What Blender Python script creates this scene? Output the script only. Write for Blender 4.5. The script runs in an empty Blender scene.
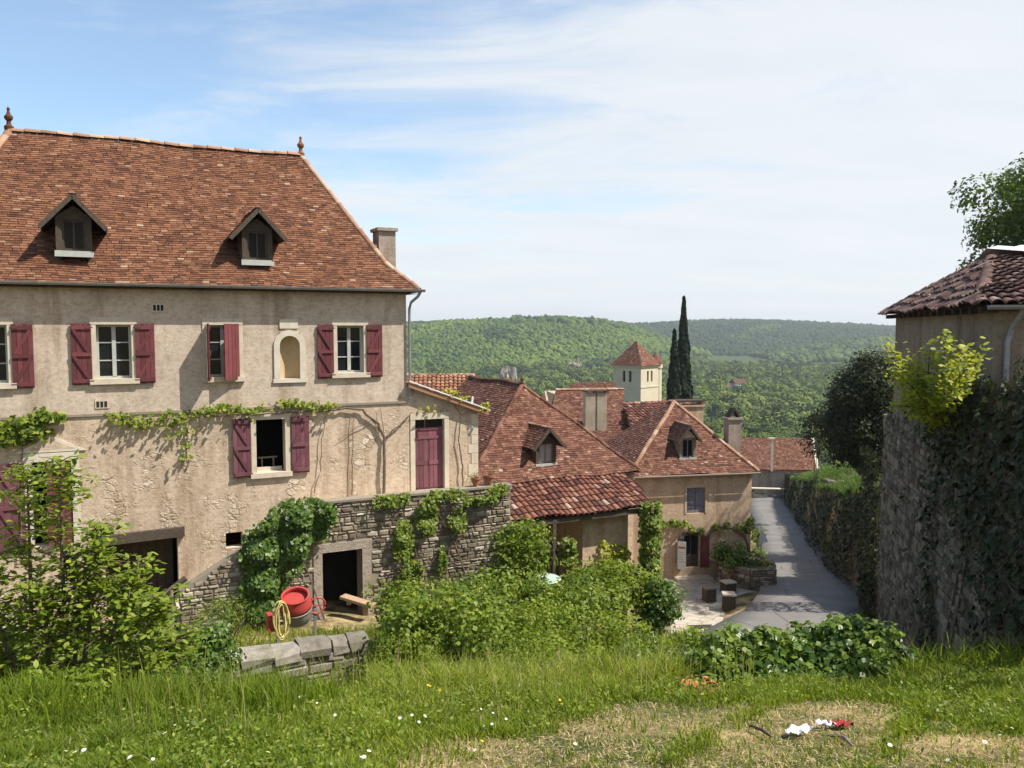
import bpy, math, random
import numpy as np
from mathutils import Vector, Matrix
random.seed(7)
rng = np.random.default_rng(7)
R = math.radians
SC = bpy.context.scene
COL = SC.collection

# ------------------------------------------------------------------ camera model (used to measure real positions)
F = 830.0
TH = math.atan(57 / F)
CT, ST = math.cos(TH), math.sin(TH)

def ray(px, py):
    a = (px - 512) / F
    b = (384 - py) / F
    return Vector((a, CT + b * ST, -ST + b * CT))

def at(px, py, Y):
    r = ray(px, py)
    return r * (Y / r.y)

class Fr:
    """a building's own frame: origin, x along its front, y inwards, z up"""
    def __init__(s, x, y, z, ang):
        s.o = Vector((x, y, z)); s.a = ang
        s.d = Vector((math.cos(ang), math.sin(ang), 0)); s.n = Vector((-math.sin(ang), math.cos(ang), 0))
    def loc(s, p):
        q = p - s.o
        return Vector((q.dot(s.d), q.dot(s.n), q.z))
    def wor(s, x, y, z):
        return s.o + s.d * x + s.n * y + Vector((0, 0, z))
    def hit(s, px, py, y=0.0):
        r = ray(px, py)
        k = (s.o.dot(s.n) + y) / r.dot(s.n)
        return s.loc(r * k)

# ------------------------------------------------------------------ object helpers
def tag(o, label=None, cat=None, group=None, kind=None):
    if label: o['label'] = label
    if cat: o['category'] = cat
    if group: o['group'] = group
    if kind: o['kind'] = kind
    return o

def empty(name, loc, rz=0.0, label=None, cat=None, group=None):
    o = bpy.data.objects.new(name, None)
    o.location = loc
    o.rotation_euler = (0, 0, rz)
    o.empty_display_size = 0.3
    COL.objects.link(o)
    return tag(o, label, cat, group)

class MB:
    """collects faces and links them as ONE mesh object"""
    def __init__(s):
        s.v = []; s.f = []; s.m = []; s.r = []
    def add(s, vs, fs, m=0, r=None):
        b = len(s.v)
        s.v += [tuple(p) for p in vs]
        if r is None: r = random.random()
        for f in fs:
            s.f.append(tuple(i + b for i in f)); s.m.append(m); s.r.append(r)
        return s
    def box(s, x0, x1, y0, y1, z0, z1, m=0, r=None):
        v = [(x0,y0,z0),(x1,y0,z0),(x1,y1,z0),(x0,y1,z0),(x0,y0,z1),(x1,y0,z1),(x1,y1,z1),(x0,y1,z1)]
        return s.add(v, [(0,3,2,1),(4,5,6,7),(0,1,5,4),(1,2,6,5),(2,3,7,6),(3,0,4,7)], m, r)
    def bar(s, p, q, w, h, m=0, up=(0,0,1), r=None):
        p = Vector(p); q = Vector(q); t = (q - p).normalized(); up = Vector(up)
        sd = t.cross(up)
        if sd.length < 1e-4: sd = t.cross(Vector((0,1,0)))
        sd.normalize(); u = sd.cross(t).normalized()
        v = []
        for c in (p, q):
            for a, b in ((-1,-1),(1,-1),(1,1),(-1,1)):
                v.append(c + sd * (a*w/2) + u * (b*h/2))
        return s.add(v, [(0,3,2,1),(4,5,6,7),(0,1,5,4),(1,2,6,5),(2,3,7,6),(3,0,4,7)], m, r)
    def tube(s, pts, rad, n=6, m=0, r=None):
        pts = [Vector(p) for p in pts]
        if not hasattr(rad, '__len__'): rad = [rad]*len(pts)
        v = []
        for i, p in enumerate(pts):
            t = (pts[min(i+1, len(pts)-1)] - pts[max(i-1, 0)])
            if t.length < 1e-6: t = Vector((0,0,1))
            t.normalize()
            a = t.cross(Vector((0.13,0.2,1)) if abs(t.z) < .95 else Vector((1,0.1,0))).normalized(); b = t.cross(a)
            for k in range(n):
                an = 2*math.pi*k/n
                v.append(p + a*(math.cos(an)*rad[i]) + b*(math.sin(an)*rad[i]))
        fs = []
        for i in range(len(pts)-1):
            for k in range(n):
                fs.append((i*n+k, i*n+(k+1)%n, (i+1)*n+(k+1)%n, (i+1)*n+k))
        fs.append(tuple(range(n))[::-1]); fs.append(tuple((len(pts)-1)*n + k for k in range(n)))
        return s.add(v, fs, m, r)
    def lathe(s, prof, c=(0,0,0), n=16, m=0, mat=None, r=None):
        v = []; c = Vector(c)
        for (ra, z) in prof:
            for k in range(n):
                an = 2*math.pi*k/n
                p = Vector((ra*math.cos(an), ra*math.sin(an), z))
                if mat is not None: p = mat @ p
                v.append(c + p)
        fs = []
        for i in range(len(prof)-1):
            for k in range(n):
                fs.append((i*n+k, i*n+(k+1)%n, (i+1)*n+(k+1)%n, (i+1)*n+k))
        fs.append(tuple(range(n))[::-1]); fs.append(tuple((len(prof)-1)*n+k for k in range(n)))
        return s.add(v, fs, m, r)
    def prism(s, poly, off, m=0, r=None):
        off = Vector(off); n = len(poly)
        v = [Vector(p) for p in poly] + [Vector(p) + off for p in poly]
        fs = [tuple(range(n))[::-1], tuple(range(n, 2*n))] + [(i, (i+1)%n, n+(i+1)%n, n+i) for i in range(n)]
        return s.add(v, fs, m, r)
    def poly(s, pts, m=0, r=None):
        return s.add(pts, [tuple(range(len(pts)))], m, r)
    def build(s, name, mats, parent=None, smooth=False):
        if not isinstance(mats, (list, tuple)): mats = [mats]
        me = bpy.data.meshes.new(name)
        me.from_pydata(s.v, [], s.f)
        for m in mats: me.materials.append(m)
        me.polygons.foreach_set('material_index', s.m)
        a = me.attributes.new('rnd', 'FLOAT', 'FACE'); a.data.foreach_set('value', s.r)
        if smooth: me.polygons.foreach_set('use_smooth', [True]*len(s.f))
        me.update()
        o = bpy.data.objects.new(name, me); COL.objects.link(o)
        if parent is not None: o.parent = parent
        return o

def np_mesh(name, V, k, nface, mats, rnd=None, parent=None, midx=None, smooth=False):
    """mesh of nface separate k-gons from a flat vertex array"""
    me = bpy.data.meshes.new(name)
    V = np.ascontiguousarray(V, dtype=np.float32).reshape(-1, 3)
    me.vertices.add(len(V)); me.vertices.foreach_set('co', V.ravel())
    me.loops.add(nface*k); me.loops.foreach_set('vertex_index', np.arange(nface*k, dtype=np.int32))
    me.polygons.add(nface); me.polygons.foreach_set('loop_start', np.arange(0, nface*k, k, dtype=np.int32))
    if not isinstance(mats, (list, tuple)): mats = [mats]
    for m in mats: me.materials.append(m)
    if midx is not None: me.polygons.foreach_set('material_index', np.asarray(midx, dtype=np.int32))
    if rnd is not None:
        a = me.attributes.new('rnd', 'FLOAT', 'FACE'); a.data.foreach_set('value', np.asarray(rnd, dtype=np.float32))
    me.update(calc_edges=True)
    o = bpy.data.objects.new(name, me); COL.objects.link(o)
    if parent is not None: o.parent = parent
    return o

def idx_mesh(name, V, Fa, mats, rnd=None, parent=None, smooth=False, kind='FACE'):
    me = bpy.data.meshes.new(name)
    V = np.ascontiguousarray(V, dtype=np.float32); Fa = np.ascontiguousarray(Fa, dtype=np.int32)
    k = Fa.shape[1]; n = len(Fa)
    me.vertices.add(len(V)); me.vertices.foreach_set('co', V.ravel())
    me.loops.add(n*k); me.loops.foreach_set('vertex_index', Fa.ravel())
    me.polygons.add(n); me.polygons.foreach_set('loop_start', np.arange(0, n*k, k, dtype=np.int32))
    if smooth: me.polygons.foreach_set('use_smooth', np.ones(n, dtype=bool))
    if not isinstance(mats, (list, tuple)): mats = [mats]
    for m in mats: me.materials.append(m)
    if rnd is not None:
        a = me.attributes.new('rnd', 'FLOAT', kind); a.data.foreach_set('value', np.asarray(rnd, dtype=np.float32))
    me.update(calc_edges=True)
    o = bpy.data.objects.new(name, me); COL.objects.link(o)
    if parent is not None: o.parent = parent
    return o

# ------------------------------------------------------------------ materials
class G:
    def __init__(s, name):
        s.mat = bpy.data.materials.new(name); s.mat.use_nodes = True
        s.t = s.mat.node_tree; s.t.nodes.clear()
        s.out = s.n('ShaderNodeOutputMaterial'); s.tc = s.n('ShaderNodeTexCoord')
    def n(s, typ, **kw):
        nd = s.t.nodes.new(typ)
        for k, v in kw.items():
            if k in nd.inputs.keys(): s.set(nd.inputs[k], v)
            else: setattr(nd, k, v)
        return nd
    def set(s, inp, v):
        if isinstance(v, bpy.types.NodeSocket): s.t.links.new(v, inp)
        else:
            if hasattr(inp.default_value, '__len__') and len(inp.default_value) == 4 and len(v) == 3: v = (*v, 1)
            inp.default_value = v
    def coord(s, scale=(1,1,1), rot=(0,0,0)):
        mp = s.n('ShaderNodeMapping'); s.t.links.new(s.tc.outputs['Object'], mp.inputs['Vector'])
        mp.inputs['Scale'].default_value = scale; mp.inputs['Rotation'].default_value = rot
        return mp.outputs['Vector']
    def noise(s, scale, detail=5, rough=.6, vec=None, dist=0):
        nd = s.n('ShaderNodeTexNoise', Scale=scale, Detail=detail, Roughness=rough, Distortion=dist)
        s.t.links.new(vec if vec is not None else s.tc.outputs['Object'], nd.inputs['Vector'])
        return nd.outputs['Fac']
    def vor(s, scale, feature='F1', vec=None, out='Distance'):
        nd = s.n('ShaderNodeTexVoronoi', Scale=scale); nd.feature = feature
        s.t.links.new(vec if vec is not None else s.tc.outputs['Object'], nd.inputs['Vector'])
        return nd.outputs[out]
    def attr(s, name='rnd'):
        nd = s.n('ShaderNodeAttribute'); nd.attribute_name = name
        return nd.outputs['Fac']
    def ramp(s, fac, stops):
        nd = s.n('ShaderNodeValToRGB'); e = nd.color_ramp.elements
        while len(e) < len(stops): e.new(0.5)
        for i, (p, c) in enumerate(stops):
            e[i].position = p
            e[i].color = (c, c, c, 1) if not hasattr(c, '__len__') else (*c, 1)
        s.t.links.new(fac, nd.inputs['Fac'])
        return nd.outputs['Color']
    def mix(s, a, b, fac, mode='MIX'):
        nd = s.n('ShaderNodeMix'); nd.data_type = 'RGBA'; nd.blend_type = mode
        s.set(nd.inputs[0], fac); s.set(nd.inputs[6], a); s.set(nd.inputs[7], b)
        return nd.outputs[2]
    def math(s, op, a, b=0.0):
        nd = s.n('ShaderNodeMath'); nd.operation = op
        s.set(nd.inputs[0], a); s.set(nd.inputs[1], b)
        return nd.outputs[0]
    def sep(s, axis):
        nd = s.n('ShaderNodeSeparateXYZ'); s.t.links.new(s.tc.outputs['Object'], nd.inputs[0])
        return nd.outputs[axis]
    def bump(s, h, strength=.5, dist=.02):
        nd = s.n('ShaderNodeBump', Strength=strength, Distance=dist); s.t.links.new(h, nd.inputs['Height'])
        return nd.outputs['Normal']
    def finish(s, col, rough=.85, nor=None, spec=.3, metal=0.0):
        b = s.n('ShaderNodeBsdfPrincipled')
        s.set(b.inputs['Base Color'], col); s.set(b.inputs['Roughness'], rough)
        s.set(b.inputs['Specular IOR Level'], spec); b.inputs['Metallic'].default_value = metal
        if nor is not None: s.t.links.new(nor, b.inputs['Normal'])
        s.t.links.new(b.outputs[0], s.out.inputs['Surface'])
        return s.mat

def m_plain(name, a, b, scale=6, rough=.8, bump=.3, bscale=None, spec=.3, metal=0.0, attr=0.0, dist=.01):
    g = G(name)
    c = g.mix(a, b, g.ramp(g.noise(scale, 6, .65), [(.3, 0.0), (.7, 1.0)]))
    if attr: c = g.mix(c, g.mix((.45,.45,.45), (1.5,1.5,1.5), g.attr()), attr, 'MULTIPLY')
    nor = g.bump(g.noise(bscale or scale*5, 4, .6), bump, dist) if bump else None
    return g.finish(c, rough, nor, spec, metal)

def m_leaf(name, stops, trans=.35, rough=.5, spec=.25, tcol=None, big=None):
    g = G(name)
    c = g.ramp(g.attr(), stops)
    if big: c = g.mix(c, big[1], g.ramp(g.noise(big[0], 3), [(.42, 0.0), (.62, 1.0)]))
    b = g.n('ShaderNodeBsdfPrincipled'); g.set(b.inputs['Base Color'], c)
    b.inputs['Roughness'].default_value = rough; b.inputs['Specular IOR Level'].default_value = spec
    tr = g.n('ShaderNodeBsdfTranslucent')
    g.set(tr.inputs['Color'], g.mix(c, tcol or (1.5, 1.5, .55), 1.0, 'MULTIPLY'))
    mx = g.n('ShaderNodeMixShader'); mx.inputs[0].default_value = trans
    g.t.links.new(b.outputs[0], mx.inputs[1]); g.t.links.new(tr.outputs[0], mx.inputs[2])
    g.t.links.new(mx.outputs[0], g.out.inputs['Surface'])
    return g.mat

def m_tile(name, stops, lichen=.35, scale=1.2):
    g = G(name)
    c = g.ramp(g.attr(), stops)
    big = g.noise(scale, 5, .65)
    c = g.mix(c, (.6,.53,.5), g.ramp(big, [(.5, 0.0), (.75, .8)]), 'MULTIPLY')
    fine = g.noise(22, 4, .7)
    c = g.mix(c, (.42,.36,.29), g.math('MULTIPLY', g.ramp(fine, [(.6, 0.0), (.75, 1.0)]), lichen))
    c = g.mix(c, (.5,.45,.42), g.ramp(g.noise(60, 3), [(.45, 0.0), (.7, .7)]), 'MULTIPLY')
    return g.finish(c, .88, g.bump(g.noise(70, 3), .25, .006), .2)

def m_stone(name, stops, moss=None, stain=None):
    g = G(name)
    c = g.ramp(g.attr(), stops)
    c = g.mix(c, (.55,.52,.48), g.ramp(g.noise(9, 6, .7), [(.42, 0.0), (.7, .85)]), 'MULTIPLY')
    c = g.mix(c, (.5,.47,.4), g.ramp(g.noise(26, 4, .7), [(.6, 0.0), (.72, .5)]))
    if stain: c = g.mix(c, stain, g.ramp(g.noise(1.1, 5, .7, g.coord((1,1,.35))), [(.45, 0.0), (.66, .85)]), 'MULTIPLY')
    if moss: c = g.mix(c, moss, g.ramp(g.noise(1.7, 6, .75), [(.52, 0.0), (.66, .75)]))
    return g.finish(c, .92, g.bump(g.noise(30, 6, .7), .6, .02), .15)

M = {}
def facade_mat(name, base, base2, low_z=None, stain=True, patch=.0):
    g = G(name)
    c = g.mix(base, base2, g.ramp(g.noise(.55, 6, .65), [(.35, 0.0), (.65, 1.0)]))
    c = g.mix(c, (.72,.68,.62), g.ramp(g.noise(3.2, 6, .7), [(.4, 0.0), (.72, .8)]), 'MULTIPLY')
    c = g.mix(c, (.56,.48,.4), g.ramp(g.noise(16, 5, .75), [(.55, 0.0), (.75, .35)]))
    c = g.mix(c, (.66,.6,.53), g.ramp(g.noise(7, 7, .8, g.coord((1,1,1.7))), [(.46, 0.0), (.62, .75)]), 'MULTIPLY')
    c = g.mix(c, (.6,.55,.5), g.ramp(g.noise(34, 4, .8), [(.5, 0.0), (.66, .6)]), 'MULTIPLY')
    h = g.noise(22, 6, .7)
    if stain:
        c = g.mix(c, (.55,.49,.42), g.ramp(g.noise(1.6, 5, .7, g.coord((1,1,.13))), [(.5, 0.0), (.72, .9)]), 'MULTIPLY')
    if low_z is not None:
        # rubble showing through thin render on the lower storey
        wob = g.n('ShaderNodeVectorMath'); wob.operation = 'ADD'
        nz = g.n('ShaderNodeTexNoise', Scale=3.0, Detail=3.0); g.t.links.new(g.tc.outputs['Object'], nz.inputs['Vector'])
        sc = g.n('ShaderNodeVectorMath'); sc.operation = 'SCALE'; sc.inputs['Scale'].default_value = .25
        g.t.links.new(nz.outputs['Color'], sc.inputs[0])
        mp = g.coord((1,1,1.6)); g.t.links.new(mp, wob.inputs[0]); g.t.links.new(sc.outputs[0], wob.inputs[1])
        ed = g.vor(3.8, 'DISTANCE_TO_EDGE', wob.outputs[0])
        cellc = g.vor(3.8, 'F1', wob.outputs[0], 'Color')
        bw = g.n('ShaderNodeRGBToBW'); g.t.links.new(cellc, bw.inputs[0])
        st = g.ramp(bw.outputs[0], [(.2, (.36,.27,.18)), (.5, (.5,.4,.29)), (.8, (.62,.54,.43))])
        mask = g.ramp(g.noise(1.15, 6, .72), [(.53, 0.0), (.6, 1.0)])
        zz = g.ramp(g.math('MULTIPLY', g.sep('Z'), .1), [(low_z*.1 - .012, 1.0), (low_z*.1, 0.0)])
        mask = g.math('MULTIPLY', mask, zz)
        edm = g.ramp(ed, [(.02, 0.0), (.09, 1.0)])
        c2 = g.mix((.3,.23,.16), st, edm)
        warm = g.mix(c, (1.0,.965,.89), g.math('MULTIPLY', zz, .8), 'MULTIPLY')
        c = g.mix(warm, c2, mask)
        h = g.math('ADD', g.math('MULTIPLY', h, .5), g.math('MULTIPLY', edm, g.math('MULTIPLY', mask, 1.0)))
        h2 = g.math('ADD', h, g.math('MULTIPLY', g.ramp(ed, [(.0, 0.0), (.2, 1.0)]), g.math('MULTIPLY', zz, .1)))
        return g.finish(c, .92, g.bump(h2, .5, .035), .12)
    return g.finish(c, .92, g.bump(h, .6, .04), .12)

M['facade'] = facade_mat('farmhouse_render', (.62,.515,.42), (.53,.44,.36), low_z=4.75)
M['cream'] = facade_mat('cream_render', (.64,.49,.35), (.56,.42,.3))
M['grey_render'] = facade_mat('grey_render', (.46,.39,.33), (.38,.32,.27))
M['dark_render'] = facade_mat('dark_grey_render', (.33,.26,.2), (.27,.21,.165))
M['church'] = m_plain('church_limestone', (.55,.475,.36), (.46,.4,.3), .8, .9, .3, 3)
M['lime'] = m_plain('dressed_limestone', (.6,.52,.4), (.46,.39,.3), 4, .9, .4, 25)
M['whitestone'] = m_plain('white_lintel', (.62,.56,.46), (.5,.44,.35), 5, .9, .3, 25)
M['mortar'] = m_plain('old_mortar', (.3,.25,.19), (.2,.17,.13), 5, .95, .5, 30)
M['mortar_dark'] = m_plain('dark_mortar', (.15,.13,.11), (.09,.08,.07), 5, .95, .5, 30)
ST1 = [(.0, (.15,.12,.085)), (.35, (.26,.21,.155)), (.75, (.37,.31,.235)), (1., (.52,.46,.37))]
M['rubble'] = m_stone('terrace_rubble', ST1, moss=None, stain=(.5,.48,.44))
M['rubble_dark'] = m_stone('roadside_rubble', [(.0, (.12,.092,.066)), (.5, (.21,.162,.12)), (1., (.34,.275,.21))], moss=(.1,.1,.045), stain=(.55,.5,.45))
M['rubble_low'] = m_stone('garden_wall_stone', [(.0, (.19,.165,.135)), (.5, (.29,.26,.22)), (1., (.4,.36,.31))], moss=(.12,.12,.05), stain=(.6,.57,.52))
M['tile_main'] = m_tile('plain_clay_tile', [(0, (.085,.038,.023)), (.25, (.135,.058,.033)), (.6, (.18,.079,.042)), (.93, (.225,.105,.056)), (.985, (.27,.15,.09)), (1, (.36,.26,.18))])
M['tile_red'] = m_tile('weathered_red_tile', [(0, (.085,.037,.026)), (.3, (.135,.059,.04)), (.65, (.18,.081,.053)), (.96, (.225,.118,.077)), (.99, (.28,.18,.12)), (1, (.36,.27,.2))], .4)
M['tile_canal'] = m_tile('canal_tile', [(0, (.085,.042,.034)), (.35, (.17,.07,.05)), (.7, (.25,.105,.07)), (.93, (.32,.17,.12)), (1, (.45,.36,.29))], .45, 2.0)
M['tile_orange'] = m_tile('orange_tile', [(0, (.2,.09,.055)), (.5, (.3,.14,.08)), (.9, (.36,.19,.11)), (1, (.42,.28,.18))], .3)
M['tile_grey'] = m_tile('greyed_canal_tile', [(0, (.075,.045,.04)), (.35, (.13,.075,.062)), (.7, (.19,.11,.09)), (.93, (.26,.175,.145)), (1, (.42,.36,.31))], .6, 2.0)
M['ridge'] = m_tile('ridge_tile', [(0, (.26,.14,.085)), (.5, (.38,.22,.14)), (1, (.48,.36,.26))], .6)
M['under'] = m_plain('roof_underlay', (.07,.045,.035), (.045,.03,.025), 5, .95, 0)
M['wood_dark'] = m_plain('old_dark_wood', (.1,.075,.055), (.05,.038,.028), 12, .85, .4, 40)
M['wood_grey'] = m_plain('weathered_wood', (.26,.21,.16), (.16,.13,.1), 12, .85, .4, 40)
M['wood_plank'] = m_plain('pale_plank', (.42,.29,.18), (.32,.21,.125), 12, .8, .3, 40)
M['shutter'] = m_plain('oxblood_paint', (.155,.04,.043), (.11,.03,.034), 5, .65, .25, 40, .3, attr=.5)
M['shutter_faded'] = m_plain('faded_plum_paint', (.17,.065,.078), (.12,.045,.055), 5, .75, .25, 40, .25, attr=.5)
M['door'] = m_plain('faded_plum_door', (.2,.078,.095), (.15,.056,.068), 5, .75, .25, 40, .25, attr=.5)
M['iron'] = m_plain('dark_iron', (.05,.045,.045), (.09,.06,.045), 14, .6, .2, 50, .4)
M['zinc'] = m_plain('zinc', (.33,.34,.35), (.23,.235,.24), 7, .5, .15, 30, .5, .6)
M['frame'] = m_plain('grey_window_paint', (.44,.45,.41), (.36,.37,.34), 9, .6, .1)
M['white'] = m_plain('white_paint', (.74,.74,.72), (.6,.6,.58), 7, .6, .1)
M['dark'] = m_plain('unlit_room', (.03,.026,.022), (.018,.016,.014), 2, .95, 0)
M['curtain'] = m_plain('grey_curtain', (.38,.36,.33), (.28,.27,.25), 7, .9, .1)
M['blue_shutter'] = m_plain('slate_blue_paint', (.2,.2,.235), (.155,.155,.19), 9, .65, .15, 40, .3, attr=.4)
g = G('window_glass'); M['glass'] = g.finish((.012,.014,.016), .06, g.bump(g.noise(3, 2), .08, .02), .3)
M['asphalt'] = None
g = G('street_asphalt')
c = g.mix((.2,.182,.165), (.15,.14,.128), g.ramp(g.noise(.5, 6, .7), [(.35, 0.0), (.65, 1.0)]))
c = g.mix(c, (.24,.23,.215), g.ramp(g.noise(45, 3, .7), [(.55, 0.0), (.75, .5)]))
c = g.mix(c, (.06,.055,.05), g.ramp(g.vor(.33, 'DISTANCE_TO_EDGE'), [(.004, .8), (.012, 0.0)]))
M['asphalt'] = g.finish(c, .85, g.bump(g.noise(60, 3), .4, .01), .3)
g = G('limestone_paving')
c = g.mix((.5,.44,.36), (.38,.33,.27), g.ramp(g.noise(1.3, 6, .7), [(.35, 0.0), (.65, 1.0)]))
ed = g.vor(2.2, 'DISTANCE_TO_EDGE', g.coord((1,1.3,1)))
c = g.mix(c, (.2,.18,.12), g.ramp(ed, [(.02, .8), (.05, 0.0)]))
M['paving'] = g.finish(c, .9, g.bump(g.ramp(ed, [(0, 0.0), (.06, 1.0)]), .5, .02), .2)
g = G('meadow_soil')
c = g.mix((.1,.085,.045), (.52,.375,.2), g.ramp(g.noise(1.1, 6, .7), [(.42, 0.0), (.6, 1.0)]))
c = g.mix(c, (.06,.08,.025), g.ramp(g.noise(.45, 6, .7), [(.4, 1.0), (.56, 0.0)]))
c = g.mix(c, (.36,.29,.18), g.ramp(g.noise(25, 4, .8), [(.55, 0.0), (.75, .6)]))
c = g.mix(c, (.05,.075,.022), g.ramp(g.math('MULTIPLY', g.sep('Y'), .005), [(.3, 0.0), (.6, 1.0)]))
M['soil'] = g.finish(c, .95, g.bump(g.noise(18, 6, .75), .8, .05), .1)
M['red_plastic'] = m_plain('red_enamel', (.42,.045,.035), (.33,.05,.04), 9, .6, .15, 30, .4)
M['steel'] = m_plain('grey_mixer_steel', (.33,.31,.28), (.2,.18,.16), 8, .6, .3, 30, .4, .3)
M['hose'] = m_plain('yellow_hose', (.6,.5,.2), (.5,.4,.15), 5, .5, 0)
M['terracotta'] = m_plain('terracotta', (.36,.15,.085), (.27,.11,.06), 8, .85, .2, 30)
M['bark'] = m_plain('bark', (.15,.12,.09), (.08,.065,.05), 14, .9, .7, 30, dist=.02)
M['stem'] = m_plain('vine_wood', (.17,.125,.09), (.1,.075,.055), 20, .9, .5, 60)
GREEN = lambda k=1.0, y=1.0: [(0, (.035*k*y,.06*k,.014*k)), (.5, (.07*k*y,.115*k,.022*k)), (1, (.12*k*y,.17*k,.035*k))]
M['leaf_ivy'] = m_leaf('ivy_leaf', [(0, (.035,.072,.012)), (.55, (.08,.145,.02)), (1, (.17,.235,.04))], .3, .42, .35)
M['leaf_bush'] = m_leaf('shrub_leaf', [(0, (.06,.1,.012)), (.5, (.145,.205,.022)), (1, (.26,.3,.045))], .35)
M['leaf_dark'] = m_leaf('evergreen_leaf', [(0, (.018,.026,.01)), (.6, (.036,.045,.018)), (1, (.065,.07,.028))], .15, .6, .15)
M['leaf_sap'] = m_leaf('sapling_leaf', [(0, (.1,.155,.014)), (.5, (.185,.245,.024)), (1, (.29,.33,.05))], .42, .5)
M['leaf_gold'] = m_leaf('golden_leaf', [(0, (.15,.18,.014)), (.5, (.27,.3,.022)), (1, (.4,.4,.045))], .42, .5)
M['leaf_tree'] = m_leaf('tree_leaf', [(0, (.045,.08,.016)), (.5, (.085,.135,.026)), (1, (.15,.2,.04))], .3)
M['cypress'] = m_leaf('cypress_leaf', [(0, (.008,.014,.008)), (.6, (.018,.028,.014)), (1, (.032,.045,.02))], .08, .7, .1)
M['grass'] = m_leaf('meadow_grass', [(0, (.09,.14,.012)), (.45, (.175,.235,.02)), (.8, (.28,.31,.045)), (.92, (.27,.25,.1)), (1, (.42,.35,.19))], .38, .6, .15)
M['straw'] = m_leaf('dry_grass', [(0, (.32,.24,.12)), (.5, (.5,.385,.21)), (.85, (.64,.52,.31)), (.88,(.14,.19,.035)), (1, (.14,.19,.035))], .3, .8, .1)
M['canopy'] = m_leaf('forest_canopy', [(0, (.02,.036,.016)), (.4, (.056,.09,.021)), (.8, (.105,.148,.027)), (1, (.15,.185,.038))], .0, .8, .05)
M['petal'] = m_plain('daisy_petal', (.7,.7,.67), (.62,.62,.58), 5, .7, 0)
M['yellow'] = m_plain('flower_yellow', (.75,.52,.02), (.7,.45,.02), 5, .7, 0)
M['rock'] = m_plain('limestone_cliff', (.36,.31,.24), (.2,.17,.135), .12, .95, .6, .6, dist=1.0)
HAZE, CLOUD, CL, SKY, SUNE, EXPO = 0.00015, .2, 4.5, .13, 5.0, .62
# ------------------------------------------------------------------ building helpers
def wall_holes(mb, x0, x1, z0, z1, holes, y=0.0, depth=.3, m=0, mr=0):
    """front sheet in the xz plane with rectangular openings, their reveals running inwards"""
    xs = sorted({x0, x1, *[h[0] for h in holes], *[h[1] for h in holes]})
    zs = sorted({z0, z1, *[h[2] for h in holes], *[h[3] for h in holes]})
    xs = [v for v in xs if x0 <= v <= x1]; zs = [v for v in zs if z0 <= v <= z1]
    for i in range(len(xs)-1):
        for j in range(len(zs)-1):
            cx, cz = (xs[i]+xs[i+1])/2, (zs[j]+zs[j+1])/2
            if any(h[0] < cx < h[1] and h[2] < cz < h[3] for h in holes): continue
            mb.poly([(xs[i],y,zs[j]),(xs[i+1],y,zs[j]),(xs[i+1],y,zs[j+1]),(xs[i],y,zs[j+1])], m)
    for (a,b,c,d) in holes:
        e = y + depth
        mb.poly([(a,y,c),(a,e,c),(a,e,d),(a,y,d)], mr); mb.poly([(b,y,c),(b,y,d),(b,e,d),(b,e,c)], mr)
        mb.poly([(a,y,c),(b,y,c),(b,e,c),(a,e,c)], mr); mb.poly([(a,y,d),(a,e,d),(b,e,d),(b,y,d)], mr)

def surround(mb, x0, x1, z0, z1, w=.14, y=-.025, d=.08, sill=True, m=0, head=None):
    """stone jambs, head and sill round an opening, a little proud of the wall"""
    hd = head or w
    mb.box(x0-w, x0, y, y+d, z0, z1, m); mb.box(x1, x1+w, y, y+d, z0, z1, m)
    mb.box(x0-w, x1+w, y-.006, y+d, z1+.002, z1+hd, m)
    if sill: mb.box(x0-w-.03, x1+w+.03, y-.07, y+d, z0-.13, z0-.002, m)

def make_window(root, x0, x1, z0, z1, y=.12, bars=2, mat=None, curtain=False):
    mb = MB(); t = .055; mat = mat or M['frame']
    mb.box(x0, x0+t, y, y+.06, z0, z1); mb.box(x1-t, x1, y, y+.06, z0, z1)
    mb.box(x0+t, x1-t, y, y+.06, z0, z0+t); mb.box(x0+t, x1-t, y, y+.06, z1-t, z1)
    xm = (x0+x1)/2
    mb.box(xm-.045, xm+.045, y-.012, y+.05, z0+t, z1-t)
    for k in range(bars):
        z = z0 + (z1-z0)*(k+1)/(bars+1)
        mb.box(x0+t, xm-.045, y+.008, y+.045, z-.014, z+.014); mb.box(xm+.045, x1-t, y+.008, y+.045, z-.014, z+.014)
    w = mb.build('window', mat, root)
    gl = MB(); gl.poly([(x0+t, y+.03, z0+t), (x1-t, y+.03, z0+t), (x1-t, y+.03, z1-t), (x0+t, y+.03, z1-t)])
    gl.build('pane', M['glass'], w)
    if curtain:
        cu = MB()
        n = 10
        for sx in (-1, 1):
            for k in range(n):
                a = xm + sx*(.06 + (x1-x0)*.40*k/n); b = xm + sx*(.06 + (x1-x0)*.40*(k+1)/n)
                cu.poly([(a, y+.12+.015*(k%2), z0+.05), (b, y+.12+.015*((k+1)%2), z0+.05), (b, y+.12+.015*((k+1)%2), z1), (a, y+.12+.015*(k%2), z1)])
        cu.build('curtain', M['curtain'], w)
    return w

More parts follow.
